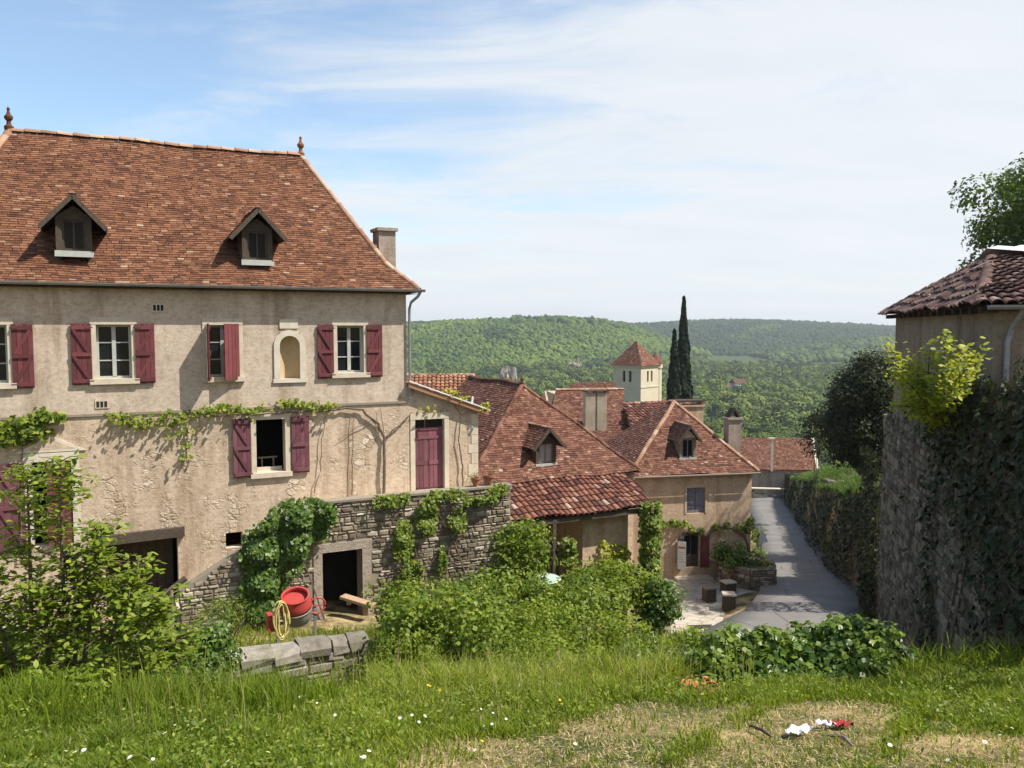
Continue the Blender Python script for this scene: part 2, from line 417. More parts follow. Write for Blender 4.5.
def make_shutter(root, hx, z0, z1, w, side, ang=180.0, mat=None, y=-.045, brace=1, label=None):
    """plank shutter hinged at hx; side -1: hinge is its right edge when folded back to the left. ang 180 = flat on the wall, 90 = sticking out, 0 = closed"""
    mb = MB(); n = 4; h = z1 - z0
    for k in range(n):
        mb.box(k*w/n+.004, (k+1)*w/n-.004, -.014, .014, random.uniform(-.006,.006), h+random.uniform(-.006,.006), 0, random.random())
    for zz in (.09, h/2, h-.09):
        mb.box(.015, w-.015, -.045, -.0145, zz-.045, zz+.045, 0, random.random())
    if brace:
        for (a, b) in ((.14, h/2-.05), (h/2+.05, h-.14)):
            p, q = ((.06, -.03, b), (w-.06, -.03, a)) if brace < 0 else ((.06, -.03, a), (w-.06, -.03, b))
            mb.bar(p, q, .028, .075, 0)
    for zz in (.09, h-.09):      # strap hinges
        mb.box(-.03, w*.3, -.052, -.0455, zz-.014, zz+.014, 1)
    fi = R(180 - ang); cf, sf = math.cos(fi), math.sin(fi)
    out = [(hx + side*(x*cf + yy*sf), y - x*sf + yy*cf, z0 + z) for (x, yy, z) in mb.v]
    mb.v = out
    o = mb.build('shutter', [mat or M['shutter'], M['iron']], root)
    if label: o['label'] = label
    return o

def tile_face(mb, P, tw=.16, ex=.095, th=.016, m=0, jit=1.0, base=None, mbase=1):
    """rows of plain tiles on a convex roof polygon; P[0]->P[1] is the eave, left to right seen from outside"""
    P = [Vector(p) for p in P]
    u = (P[1]-P[0]).normalized()
    nrm = None
    for q in P[2:]:
        c = u.cross(q - P[0])
        if c.length > 1e-3: nrm = c.normalized(); break
    if nrm.z < 0: nrm = -nrm
    v = nrm.cross(u).normalized()
    if (P[2]-P[0]).dot(v) < 0: v = -v
    uv = [((p-P[0]).dot(u), (p-P[0]).dot(v)) for p in P]
    vmax = max(b for _, b in uv)
    if base is not None: base.poly([p - nrm*.012 for p in P], mbase)
    row = 0; vv = 0.0
    while vv < vmax - .01:
        c = min(vv + ex*.5, vmax-.001)
        xs = []
        for i in range(len(uv)):
            (a0, b0), (a1, b1) = uv[i], uv[(i+1) % len(uv)]
            if (b0 - c)*(b1 - c) < 0: xs.append(a0 + (a1-a0)*(c-b0)/(b1-b0))
        if len(xs) >= 2:
            lo, hi = min(xs), max(xs)
            x = lo - (tw*.5 if row % 2 else 0) - random.uniform(0, tw*.2)
            while x < hi:
                a = max(x + .003, lo); b = min(x + tw - .003, hi)
                x += tw*random.uniform(.93, 1.07)
                if b - a < .02: continue
                r = random.random()
                dz = random.uniform(0, .007)*jit; dv = random.uniform(-.006, .006)*jit; tl = random.uniform(-.004, .004)*jit
                l0, l1 = vv + dv, min(vv + ex*1.25, vmax+.02)
                q = lambda s_, t_, h_: P[0] + u*s_ + v*t_ + nrm*h_
                V = [q(a, l0, .004+dz), q(b, l0, .004+dz), q(a, l0, .004+th+dz), q(b, l0, .004+th+dz+tl), q(b, l1, .005+tl), q(a, l1, .005)]
                mb.add(V, [(0,1,3,2), (2,3,4,5), (0,2,5), (1,4,3)], m, r)
        vv += ex; row += 1

def sag(mb, a=.035, s=1.7):
    mb.v = [(x, y, z + a*(math.sin(x*s+1)*math.cos(y*s*.8) + .5*math.sin(x*s*2.3+y*1.9))) for x, y, z in mb.v]

def canal_face(mb, P, tw=.21, ex=.33, rad=.085, m=0, base=None, mbase=1, seg=6):
    """overlapping half-round tiles in columns down a convex roof polygon; P[0]->P[1] eave"""
    P = [Vector(p) for p in P]
    u = (P[1]-P[0]).normalized(); nrm = None
    for q in P[2:]:
        c = u.cross(q-P[0])
        if c.length > 1e-3: nrm = c.normalized(); break
    if nrm.z < 0: nrm = -nrm
    v = nrm.cross(u).normalized()
    if (P[2]-P[0]).dot(v) < 0: v = -v
    uv = [((p-P[0]).dot(u), (p-P[0]).dot(v)) for p in P]
    if base is not None: base.poly([p - nrm*.02 for p in P], mbase)
    lo = min(a for a, _ in uv); hi = max(a for a, _ in uv)
    x = lo + tw*.35
    while x < hi - .02:
        ys = []
        for i in range(len(uv)):
            (a0, b0), (a1, b1) = uv[i], uv[(i+1) % len(uv)]
            if (a0-x)*(a1-x) < 0: ys.append(b0 + (b1-b0)*(x-a0)/(a1-a0))
        if len(ys) >= 2:
            y0, y1 = min(ys), max(ys); y = y0 - .06 + random.uniform(-.03,.03)
            while y < y1 - .05:
                e = min(y + ex*1.15, y1 + .03)
                for (cx, up, rr) in ((x, 1, rad), (x + tw*.5, -1, rad*.95)):
                    r = random.random() if up > 0 else random.random()*.5
                    j = random.uniform(-.012, .012); V = []
                    for (yy, rs, hh) in ((y, 1.12 if up > 0 else .9, .035 if up > 0 else .02), (e, .88 if up > 0 else 1.05, .0)):
                        for k in range(seg+1):
                            an = math.pi*k/seg
                            V.append(P[0] + u*(cx + j + math.cos(an)*rr*rs) + v*yy + nrm*(hh + (math.sin(an)*rr*rs*.8 if up > 0 else .055 - math.sin(an)*rr*.6)))
                    fs = [(k, k+1, seg+2+k, seg+1+k) for k in range(seg)]
                    if up > 0:
                        V += [p - nrm*.018 for p in V[:seg+1]]
                        o = 2*(seg+1); fs += [(o+k, o+k+1, k+1, k) for k in range(seg)]
                    mb.add(V, fs, m, r)
                y += ex*random.uniform(.95, 1.05)
        x += tw*random.uniform(.97, 1.03)

def ridge_line(mb, p, q, rad=.1, step=.32, m=0, lift=.02):
    """round ridge or hip tiles bedded end to end"""
    p = Vector(p); q = Vector(q); t = (q-p); L = t.length; t.normalize()
    sd = t.cross(Vector((0,0,1))).normalized(); up = sd.cross(t).normalized()
    n = max(1, int(L/step))
    for i in range(n):
        a = p + t*(L*i/n - .02); b = p + t*(L*(i+1)/n)
        r = random.random(); V = []; ra = rad*random.uniform(.92, 1.08)
        for (c, rr, h) in ((a, ra*1.08, lift+.012), (b, ra*.9, lift)):
            for k in range(7):
                an = math.pi*k/6
                V.append(c + sd*(math.cos(an)*rr) + up*(math.sin(an)*rr*.8 + h - .03))
        fs = [(k, k+1, 8+k, 7+k) for k in range(6)] + [(0,1,2,3,4,5,6)]
        mb.add(V, fs, m, r)

def dormer(root, x, y, z, w, h, gh, back, wall_m, roof_m, tilew=.15, ov=.16, sill=True, glass=True, name='dormer', shut=None, frame_m=None, face_m=None, fov=.22):
    """gabled dormer: front at y, sill height z, opening width w and height h, gable rise gh, running back 'back' metres"""
    hw = w/2 + .13
    mb = MB()
    a, b = x-hw, x+hw; zt = z+h+.06
    for (s0, s1) in ((a, x-w/2), (x+w/2, b)):
        mb.box(s0, s1, y, y+.16, z-.1, zt, 0)
    mb.box(x-w/2, x+w/2, y, y+.16, z+h, zt, 0); mb.box(x-w/2, x+w/2, y+.01, y+.16, z-.1, z-.002, 0)
    mb.prism([(a, y+.02, zt), (b, y+.02, zt), (x, y+.02, zt+gh*(hw/(hw+ov)))], (0, .1, 0), 1 if face_m else 0)
    mb.box(a, a+.1, y+.161, y+back, z-.4, zt, 0); mb.box(b-.1, b, y+.161, y+back, z-.4, zt, 0)
    D = mb.build(name, [wall_m, face_m or wall_m], root)
    rf = MB(); zr = zt + gh; ex = hw+ov; ze = zt - gh*ov/hw*.55
    f = y - fov; k = y + back
    for s in (-1, 1):
        e0, e1 = Vector((x+s*ex, f, ze)), Vector((x+s*ex, k, ze)); r0, r1 = Vector((x, f, zr)), Vector((x, k, zr))
        rf.prism([e0-Vector((0,0,.035)), e1-Vector((0,0,.035)), r1-Vector((0,0,.035)), r0-Vector((0,0,.035))], (0,0,.03), 1)
        P = [e0, e1, r1, r0] if s > 0 else [e1, e0, r0, r1]
        tile_face(rf, P, tilew, .1, .015, 0)
        rf.bar(e0 + Vector((0,-.01,-.05)), r0 + Vector((0,-.01,-.05)), .03, .1, 1)
    ridge_line(rf, (x, f, zr), (x, k, zr), .07, .3, 2)
    rf.build('dormer_roof', [roof_m, M['wood_dark'], M['ridge']], D)
    if sill:
        sb = MB(); sb.box(a-.03, b+.03, y-.05, y-.004, z-.15, z-.01); sb.build('sill', M['frame'], D)
    wb = MB(); t = .05
    wb.box(x-w/2, x-w/2+t, y+.05, y+.1, z, z+h); wb.box(x+w/2-t, x+w/2, y+.05, y+.1, z, z+h)
    wb.box(x-w/2+t, x+w/2-t, y+.05, y+.1, z+h-t, z+h); wb.box(x-w/2+t, x+w/2-t, y+.05, y+.1, z, z+t)
    wb.box(x-.02, x+.02, y+.055, y+.095, z+t, z+h-t)
    wb.build('window_frame', frame_m or M['wood_grey'], D)
    pb = MB(); pb.poly([(x-w/2+t, y+.08, z+t), (x+w/2-t, y+.08, z+t), (x+w/2-t, y+.08, z+h-t), (x-w/2+t, y+.08, z+h-t)])
    pb.build('pane', shut or M['glass'], D)
    return D

def stone_face(mb, P0, u, n, top, length, z0=0.0, holes=(), cw=(.14,.42), ch=(.09,.2), prot=(.0,.05), m=0, batter=0.0, gap=.012):
    """rubble courses on an upright face: P0 left foot, u along, n outwards; top(s) gives the height"""
    P0 = Vector(P0); u = Vector(u).normalized(); n = Vector(n).normalized()
    vmax = max(top(length*k/40) for k in range(41)); v = z0
    while v < vmax:
        hh = random.uniform(*ch); s = -random.uniform(0, cw[1])
        while s < length:
            w = random.uniform(*cw); parts = [(v, v+hh)]
            if hh > .15 and random.random() < .3: parts = [(v, v+hh*.5), (v+hh*.5, v+hh)]
            for (a, b) in parts:
                s0, s1 = max(s, 0), min(s+w, length)
                t = min(top(max(s0,0)), top(min(s1,length)))
                b2 = min(b, t)
                if s1 - s0 < .05 or b2 - a < .035: continue
                if any(h[0] < s1-.01 and h[1] > s0+.01 and h[2] < b2-.01 and h[3] > a+.01 for h in holes): continue
                jj = lambda k=.014: random.uniform(-k, k)
                d = random.uniform(*prot); c = random.uniform(.012, .03)
                def q(ss, zz, dd): return P0 + u*ss + n*(dd - batter*zz) + Vector((0,0,zz))
                A = [(s0+gap, a+gap), (s1-gap, a+gap), (s1-gap, b2-gap), (s0+gap, b2-gap)]
                A = [(x+jj(), z+jj(.01)) for x, z in A]
                cx = sum(x for x, _ in A)/4; cz = sum(z for _, z in A)/4
                B = [(x + (c if x < cx else -c) + jj(.008), z + (c if z < cz else -c)*.8 + jj(.006)) for x, z in A]
                V = [q(x, z, -.02) for x, z in A] + [q(x, z, d*.6+.008) for x, z in A] + [q(x, z, d+.018+jj(.01)) for x, z in B]
                mb.add(V, [(0,1,5,4),(1,2,6,5),(2,3,7,6),(3,0,4,7),(4,5,9,8),(5,6,10,9),(6,7,11,10),(7,4,8,11),(8,9,10,11)], m, random.random())
            s += w
        v += hh

# ------------------------------------------------------------------ foliage helpers
def unit(a):
    return a / np.maximum(np.linalg.norm(a, axis=1, keepdims=True), 1e-9)

LEAF = {
    'ivy': np.array([(-.5,0),(-.28,.3),(-.02,.44),(.12,.22),(.5,0),(.12,-.22),(-.02,-.44),(-.28,-.3)]),
    'oval': np.array([(-.5,0),(-.2,.24),(.15,.25),(.5,0),(.15,-.25),(-.2,-.24)]),
    'diamond': np.array([(-.5,0),(0,.3),(.5,0),(0,-.3)]),
    'narrow': np.array([(-.5,0),(-.1,.12),(.5,0),(-.1,-.12)]),
}
def leaf_mesh(name, P, N, size, mat, parent=None, shape='oval', T=None, rnd=None, curl=.25):
    P = np.asarray(P); n = len(P); N = unit(np.asarray(N) + 1e-6)
    if T is None: T = rng.normal(size=(n,3))
    T = unit(T - N*np.sum(T*N, axis=1, keepdims=True)); B = np.cross(N, T)
    S = np.asarray(size) if hasattr(size, '__len__') else rng.uniform(.65, 1.25, n)*size
    L = LEAF[shape]; k = len(L)
    V = P[:,None,:] + S[:,None,None]*(T[:,None,:]*L[None,:,0,None] + B[:,None,:]*L[None,:,1,None])
    V = V - N[:,None,:]*(S[:,None,None]*curl*(L[None,:,0,None]**2 + .6*np.abs(L[None,:,1,None])))
    if rnd is None: rnd = rng.random(n)
    return np_mesh(name, V, k, n, mat, rnd, parent)

def clump_pts(clumps, per, shell=.55, up=.35, flat=1.0):
    """leaf points round a list of (centre, radius); normals outwards and up"""
    Ps, Ns, Rn = [], [], []
    for c, r in clumps:
        k = max(3, int(per*r*r)) if per > 0 else int(-per)
        d = unit(rng.normal(size=(k,3)))
        rad = r*(shell + (1-shell)*rng.random((k,1))**.6)
        off = d*rad; off[:,2] *= flat
        Ps.append(np.asarray(c) + off); Ns.append(d + np.array([0,0,up]) + rng.normal(size=(k,3))*.45)
        Rn.append(np.clip(rng.normal(.48,.2,k) + rng.normal(0,.2), 0, 1))
    return np.vstack(Ps), np.vstack(Ns), np.concatenate(Rn)

def blob_clumps(c, rad, K, r, base=None, hollow=.55):
    """K clump centres through an uneven ellipsoid, mostly near its skin"""
    c = np.asarray(c); rad = np.asarray(rad); out = []
    while len(out) < K:
        d = rng.normal(size=3); d /= np.linalg.norm(d)
        p = c + d*rad*(hollow + (1-hollow)*rng.random())*rng.uniform(.8, 1.08)
        if base is not None and p[2] < base: continue
        out.append((p, r*rng.uniform(.6, 1.35)))
    return out

def bush(name, label, cat, c, rad, K, r, per, leaf, mat, shape='oval', base=None, group=None, stems=5, flat=.8, curl=.25):
    """a shrub: stems from the ground plus a leafy crown of uneven clumps"""
    b = base if base is not None else c[2]-rad[2]
    root = empty(name, (c[0], c[1], b), 0, label, cat, group)
    cl = blob_clumps((0,0,c[2]-b), rad, K, r, 0.03)
    P, N, rn = clump_pts(cl, per, .45, .5, flat)
    leaf_mesh('foliage', P, N, leaf, mat, root, shape, rnd=rn, curl=curl)
    mb = MB()
    for i in range(stems):
        e = cl[rng.integers(len(cl))][0]
        s = Vector((rng.normal()*.12, rng.normal()*.12, -.15))
        mid = s.lerp(Vector(e), .5) + Vector((rng.normal()*.1, rng.normal()*.1, .1))
        mb.tube([s, mid, Vector(e)], [.025, .017, .006], 5)
    mb.build('stem', M['stem'], root)
    return root

def tree(name, label, loc, h, crown_c, crown_r, K, r, per, leaf, mat, tr=.18, shape='oval', limbs=9, group=None, cat='tree', lean=(0,0), flat=.8):
    root = empty(name, loc, 0, label, cat, group)
    cl = blob_clumps(crown_c, crown_r, K, r, .3, .45)
    P, N, rn = clump_pts(cl, per, .35, .45, flat)
    leaf_mesh('crown', P, N, leaf, mat, root, shape, rnd=rn)
    mb = MB(); top = Vector((lean[0], lean[1], h*.8))
    pts = [Vector((0,0,-.4)), top*.25 + Vector((.06,.03,0)), top*.55 + Vector((-.05,.05,0)), top]
    mb.tube(pts, [tr*1.25, tr, tr*.7, tr*.25], 8)
    for i in range(limbs):
        e = Vector(cl[rng.integers(len(cl))][0]); s = top*float(rng.uniform(.25,.8))
        mid = s.lerp(e, .5) + Vector((rng.normal()*.15, rng.normal()*.15, .15))
        mb.tube([s, mid, e], [tr*.4, tr*.25, tr*.06], 6)
    mb.build('trunk', M['bark'], root)
    return root
# ------------------------------------------------------------------ terrain
WALL = [(60,5.2), (20,7.1), (9.9,8.3), (6.5,9.5), (6.45,9.62), (9.3,20.6), (9.75,21.4), (12.95,28.6), (13.8,31.0), (18.95,48.0), (26.4,80.0), (36.5,110.0), (60.0,170.0)]
def wall_x(Y):
    return np.interp(Y, [p[1] for p in WALL], [p[0] for p in WALL])

ROADC = [(20,5.5,-8.6,4.4),(26,8.6,-9.6,4.3),(30,10.9,-10.35,4.2),(35,12.75,-11.3,4.0),(43,15.1,-12.75,3.9),(48,16.75,-13.55,3.9),(60,20.0,-14.9,3.9),(80,24.9,-16.95,3.6),(100,31.0,-20.2,3.6),(112,36.0,-22.2,3.6),(125,43.0,-24.5,3.6)]

LOW = [(x, y, -1.6-.25*y) for y in (-6,-2,0,3,6,8) for x in (1,4,6.5)] + [(1,9,-3.98),(4,9,-3.88),(6.5,9,-3.85)] + [(x, y, -1.6-.262*y) for y in (-6,-2,0,3,6,8) for x in (-9,-5,-2)] + [(-9,9,-4.25),(-5,9,-4.2),(-2,9,-4.1)]
LOW += [(-5,10.5,-5.0),(-2.3,10.5,-4.85),(1,10.4,-4.75),(4,10.3,-4.9),(6.8,10.2,-4.45),(-8,10.5,-4.95),
        (-8,12.5,-5.9),(-5,12,-5.7),(-3.5,12.4,-5.8),(-1,12.3,-5.45),(1.5,12.3,-5.55),(3.5,12.5,-5.9),(6.3,12.5,-5.7),(7.3,15.5,-7.0),(8.2,18.5,-7.9),(8.8,20.5,-8.3),(9.5,22.5,-9.0),
        (-10,14,-6.5),(-6,14.5,-6.6),(-3,14.2,-6.5),(-1,14.3,-6.2),(1.5,14.5,-6.5),
        (-12,17,-7.0),(-8,17,-7.05),(-5,16.5,-7.05),(-3,16.5,-7.1),(-1,17.3,-7.1),(1.5,17.5,-7.4),(-6,18.8,-7.2),(-3,20,-7.35),(0,21,-7.5),
        (-9,22,-7.3),(-6,24,-7.3),(4,16,-7.6),(8,17,-7.7),(3.0,20,-9.0),(3.4,23,-9.6),(1.0,24,-9.6),(4.6,24.5,-9.75),(5.6,26.5,-10.2),(-1,26,-9.6),(2,29,-10.8),(6,28,-11.3),
        (7.5,32.5,-12.1),(5,33,-12.1),(8.5,36,-12.2),(6,37,-12.2),(7.6,30.6,-11.9),(9.5,37.5,-12.2),(3,36,-12),(10.5,39,-12.3),(0,34,-11.5),(0,45,-13.5),(6,50,-14.5),(5,70,-18),(14,80,-21),(12,110,-27),(20,130,-30),(36,130,-29),
        (-12,32,-8.5),(-25,25,-6),(-20,14,-5.5),(-16,6,-3.0),(-40,40,-9),(-30,70,-16),(-10,70,-17),(-60,0,-1),(-60,100,-24),(-30,130,-30),(0,130,-30),(-60,60,-14),(-40,-20,0)]
LOW += [(cx + s*(w/2+.3), y, z-.13) for (y, cx, z, w) in ROADC for s in (-1, 1)]
HIGH = [(6,3.7,-1.3),(6.6,6.6,-1.1),(7.2,9.6,-.9),(8.6,14.8,-1.6),(10.2,20.5,-2.6),(11.2,22.3,-5.2),(12.4,25,-7.2),(13.6,28,-7.4),(15.2,31,-6.0),(16.8,34,-6.3),(18.4,38,-7.3),(21.3,48,-9.3),(24,60,-11.4),(28,80,-14.6),(39,110,-20),
        (10,5,-.6),(12,15,-.6),(14,21,-2.0),(17,25,-3.5),(19,30,-4.6),(20.5,36,-5.8),(24,45,-6.8),(29,60,-8.8),(35,80,-12),(30,10,2),(60,20,6),(60,60,-3),(50,100,-16),(60,130,-27),(20,-10,1),(40,40,-2)]

def rbf(pts):
    p = np.array(pts, dtype=float); n = len(p)
    A = np.zeros((n+3, n+3)); D = np.linalg.norm(p[:,None,:2]-p[None,:,:2], axis=2)
    A[:n,:n] = D + np.eye(n)*-.05; A[:n,n] = 1; A[:n,n+1:] = p[:,:2]; A[n,:n] = 1; A[n+1:,:n] = p[:,:2].T
    w = np.linalg.solve(A, np.concatenate([p[:,2], np.zeros(3)]))
    def f(X, Y):
        sh = X.shape; q = np.stack([X.ravel(), Y.ravel()], 1); out = np.empty(len(q))
        for i in range(0, len(q), 20000):
            c = q[i:i+20000]; d = np.linalg.norm(c[:,None,:]-p[None,:,:2], axis=2)
            out[i:i+20000] = d @ w[:n] + w[n] + c @ w[n+1:]
        return out.reshape(sh)
    return f
f_low, f_high = rbf(LOW), rbf(HIGH)

def sst(t):
    t = np.clip(t, 0, 1); return t*t*(3-2*t)
def wob(X, Y, s, seed=0.0):
    return (np.sin(X/s*1.3+seed)*np.cos(Y/s*.9+seed*2.1) + .5*np.sin(X/s*2.9-Y/s*2.1+seed*1.7) + .25*np.cos(X/s*5.3+Y/s*4.7+seed))/1.75
LT = ([-.9,-.5,-.3,-.12,-.02,.06,.1,.14,.17,.2,.24,.28], [-6,-4,-3,3,9.5,8,5,-4,-20,-38,-58,-62])
RT = ([-.3,.05,.16,.22,.28,.34,.4,.46,.55,.7,.9], [-20,-2,2,10,13,8,1,-6,-2,10,15])
SP = ([.2,.28,.34,.4,.46,.6,.8], [-60,-58,-46,-33,-24,-10,0])
def far_z(X, Y):
    Yc = np.maximum(Y, 1.0); a = X/Yc
    D = np.hypot(X, Y)
    base = -60 + 2.0*wob(X, Y, 90)
    hl = np.interp(a, *LT); k = sst((Y-860)/(1420-860)); zl = -60 + (hl+60)*k**.85 + 9*wob(X, Y, 130, 1.0)*k*(1-k)*2.2
    hr = np.interp(a, *RT); k2 = sst((Y-1500)/(2350-1500)); zr = -60 + (hr+60)*k2 + 16*wob(X, Y, 210, 2.0)*k2*(1-k2)*2.2
    hs = np.interp(a, *SP); k3 = sst((Y-1150)/(1650-1150)); zs = -60 + (hs+60)*k3 + 8*wob(X, Y, 140, 3.0)*k3*(1-k3)*2
    z = np.maximum(np.maximum(base, zl), np.maximum(zr, zs))
    back = sst((-Y+50)/200); z = z*(1-back) + 5*back
    return z
def ground_z(X, Y):
    X = np.asarray(X, dtype=float); Y = np.asarray(Y, dtype=float)
    w = wall_x(np.clip(Y, 5, 170))
    side = (X > w + .55) & (Y < 170)
    z = np.where(side, f_high(X, Y), f_low(X, Y))
    d = np.maximum(np.maximum(np.abs(X)/1.0 - 30, (Y-112)), (-Y-2)*2)
    t = sst(d/130)
    return z*(1-t) + far_z(X, Y)*t
def gz(x, y):
    return float(ground_z(np.array([x]), np.array([y]))[0])

def axis(a, lo, hi, step, grow, end0, end1):
    v = list(np.arange(lo, hi, step)); s = step; x = v[-1]
    while x < end1: s *= grow; x += s; v.append(x)
    s = step; x = v[0]; w = []
    while x > end0: s *= grow; x -= s; w.append(x)
    return np.array(w[::-1] + v)
gx = axis(0, -16, 45, .36, 1.13, -3600, 3600); gy = axis(0, -3, 92, .36, 1.1, -800, 4200)
GX, GY = np.meshgrid(gx, gy); GZ = ground_z(GX, GY)
near = (np.hypot(GX, GY) < 30)
GZ = GZ + near*.03*wob(GX, GY, .5)
nx, ny = len(gx), len(gy)
ii = (np.arange(ny-1)[:,None]*nx + np.arange(nx-1)[None,:]).ravel()
tag(idx_mesh('ground', np.stack([GX.ravel(), GY.ravel(), GZ.ravel()], 1), np.stack([ii, ii+1, ii+nx+1, ii+nx], 1), M['soil'], smooth=True), kind='structure')

# road: one sheet with a slight camber, its edges dropped into the verge
V = []; Fc = []
prof = [(-.5,-.22),(-.49,.0),(-.25,.05),(0,.07),(.25,.05),(.49,.0),(.5,-.22)]
ys = np.arange(20, 125, 1.0)
ra = np.array(ROADC)
for k, Y in enumerate(ys):
    cx, z, w = (np.interp(Y, ra[:,0], ra[:,c]) for c in (1,2,3))
    for (a, h) in prof: V.append((cx + a*w*1.06, Y, z + h + .02))
    if k:
        for j in range(6): b = (k-1)*7+j; Fc.append((b, b+1, b+8, b+7))
tag(idx_mesh('road', np.array(V), np.array(Fc), M['asphalt'], smooth=False), kind='structure')

# ------------------------------------------------------------------ main farmhouse
t_vp = (2200-512)/F*CT
A1 = math.atan2(1, t_vp)
pA = at(115, 327, 20)
Hf = Fr(pA.x, pA.y, -6.9, A1); q = Hf.hit(406, 300); o = Hf.wor(q.x, 0, 0); Hf = Fr(o.x, o.y, -6.9, A1)
H = empty('farmhouse', Hf.o, A1, 'long beige rendered farmhouse with steep brown tiled roof and dark red shutters', 'house')
WL = -11.75; WD = 8.0; ZE = 7.93
W1 = (-10.29,-9.58,5.62,6.95); W2 = (-7.76,-7.0,5.66,6.96); W3 = (-5.24,-4.53,5.64,6.95); W4 = (-1.96,-1.23,5.66,6.94)
NI = (-3.5,-2.94,5.54,6.75); W5 = (-4.12,-3.38,3.1,4.49); W6 = (-9.2,-8.38,1.75,3.75)
BA = (-7.73,-6.08,-.35,1.62); HO = (-4.93,-4.51,1.2,1.6); AD = (.23,1.12,2.24,4.28)
mb = MB()
wall_holes(mb, WL, 0, -1.2, ZE, [W1,W2,W3,W4,NI,W5,W6,BA,HO], 0, .32, 0, 1)
mb.poly([(0,0,-1.2),(0,WD,-1.2),(0,WD,ZE),(0,0,ZE)]); mb.poly([(WL,0,-1.2),(WL,0,ZE),(WL,WD,ZE),(WL,WD,-1.2)]); mb.poly([(WL,WD,-1.2),(WL,WD,ZE),(0,WD,ZE),(0,WD,-1.2)])
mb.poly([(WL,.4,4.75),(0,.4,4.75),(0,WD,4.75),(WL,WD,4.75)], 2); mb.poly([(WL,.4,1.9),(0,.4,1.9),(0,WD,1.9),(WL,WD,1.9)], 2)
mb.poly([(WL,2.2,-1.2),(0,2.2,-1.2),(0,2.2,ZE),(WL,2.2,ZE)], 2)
mb.build('wall', [M['facade'], M['lime'], M['dark']], H)
mb = MB()      # string course, cornice band, quoins at the corner
mb.box(WL, .0, -.04, -.002, 4.77, 4.83)
mb.build('string_course', M['mortar'], H)
mb = MB()
# roof
mb = MB(); und = MB(); ov = .3; zk = 8.66; ik = .6; RI = 2.05
e = [(-0+ov, -ov, ZE-.02), (WL-ov, -ov, ZE-.02), (WL-ov, WD+ov, ZE-.02), (ov, WD+ov, ZE-.02)]
kx0, kx1 = -.36, WL+.36
kn = [(kx0, ik, zk), (kx1, ik, zk), (kx1, WD-ik, zk), (kx0, WD-ik, zk)]
r1 = (-1.98, 4, 12.13); r0 = (WL+2.06, 4, 12.13)
tile_face(mb, [e[1], e[0], kn[0], kn[1]], .165, .088, .016, 0, 1, und, 0)
tile_face(mb, [kn[1], kn[0], r1, r0], .165, .088, .016, 0, 1, und, 0)
tile_face(mb, [e[0], e[3], kn[3], kn[0]], .165, .1, .016, 0, 1, und, 0)
tile_face(mb, [kn[0], kn[3], r1], .165, .1, .016, 0, 1, und, 0)
und.poly([e[2], e[3], r1, r0]); und.poly([e[1], e[2], r0])
und.poly([(p[0], p[1], p[2]-.04) for p in e])
sag(mb, .025, 1.2); und.v = [(x,y,z-.05) for x,y,z in und.v]; roof = mb.build('roof', M['tile_main'], H)
und.build('roof_underside', M['wood_dark'], roof)
mb = MB()
ridge_line(mb, r0, r1, .12, .38); ridge_line(mb, r1, kn[0], .085, .3); ridge_line(mb, kn[0], e[0], .085, .3)
ridge_line(mb, r0, kn[1], .11, .3); ridge_line(mb, kn[1], e[1], .11, .3)
sag(mb, .025, 1.2); mb.build('ridge_tiles', M['ridge'], roof)
for p in (r0, r1):
    mb = MB(); mb.lathe([(.1,-.06),(.12,.1),(.06,.16),(.05,.24),(.1,.3),(.11,.36),(.05,.44),(.03,.52),(.045,.57),(.0,.63)], p, 10)
    mb.build('finial', M['tile_main'], roof)
mb = MB()      # gutter and downpipe
n = 8; prof = [(math.cos(math.pi + math.pi*k/n)*.07, math.sin(math.pi + math.pi*k/n)*.07) for k in range(n+1)]
V = [(x, -ov-.075+a, ZE-.0+b) for x in (WL-.4, ov+.12) for a, b in prof] + [(x, -ov-.075+a*.86, ZE+.004+b*.86) for x in (WL-.4, ov+.12) for a, b in prof]
mb.add(V, [(k, k+1, n+2+k, n+1+k) for k in range(n)] + [(2*n+2+k, 3*n+3+k, 3*n+4+k, 2*n+3+k) for k in range(n)])
mb.build('gutter', M['zinc'], H)
mb = MB(); mb.tube([(.3,-.36,ZE-.06),(.24,-.3,7.74),(.1,-.14,7.58),(.07,-.07,7.4),(.07,-.07,4.9)], .04, 8); mb.build('downpipe', M['zinc'], H)
# chimney on the hip end
cp = Hf.hit(384, 272, 1.8)
mb = MB(); cz1 = Hf.hit(384, 229, 1.8).z; cx = cp.x
mb.box(cx-.24, cx+.27, 1.5, 2.1, 8.0, cz1-.09); mb.box(cx-.3, cx+.33, 1.43, 2.17, cz1-.088, cz1)
mb.build('chimney', [M['grey_render']], roof)
mb = MB(); mb.bar((cx-.36, 1.45, cp.z+.75), (cx-.36, 1.45, cp.z-.1), .06, .05); mb.bar((cx-.62,1.42,cp.z+.65),(cx-.33,1.42,cp.z-.05),.05,.14); mb.build('flashing', M['zinc'], roof)
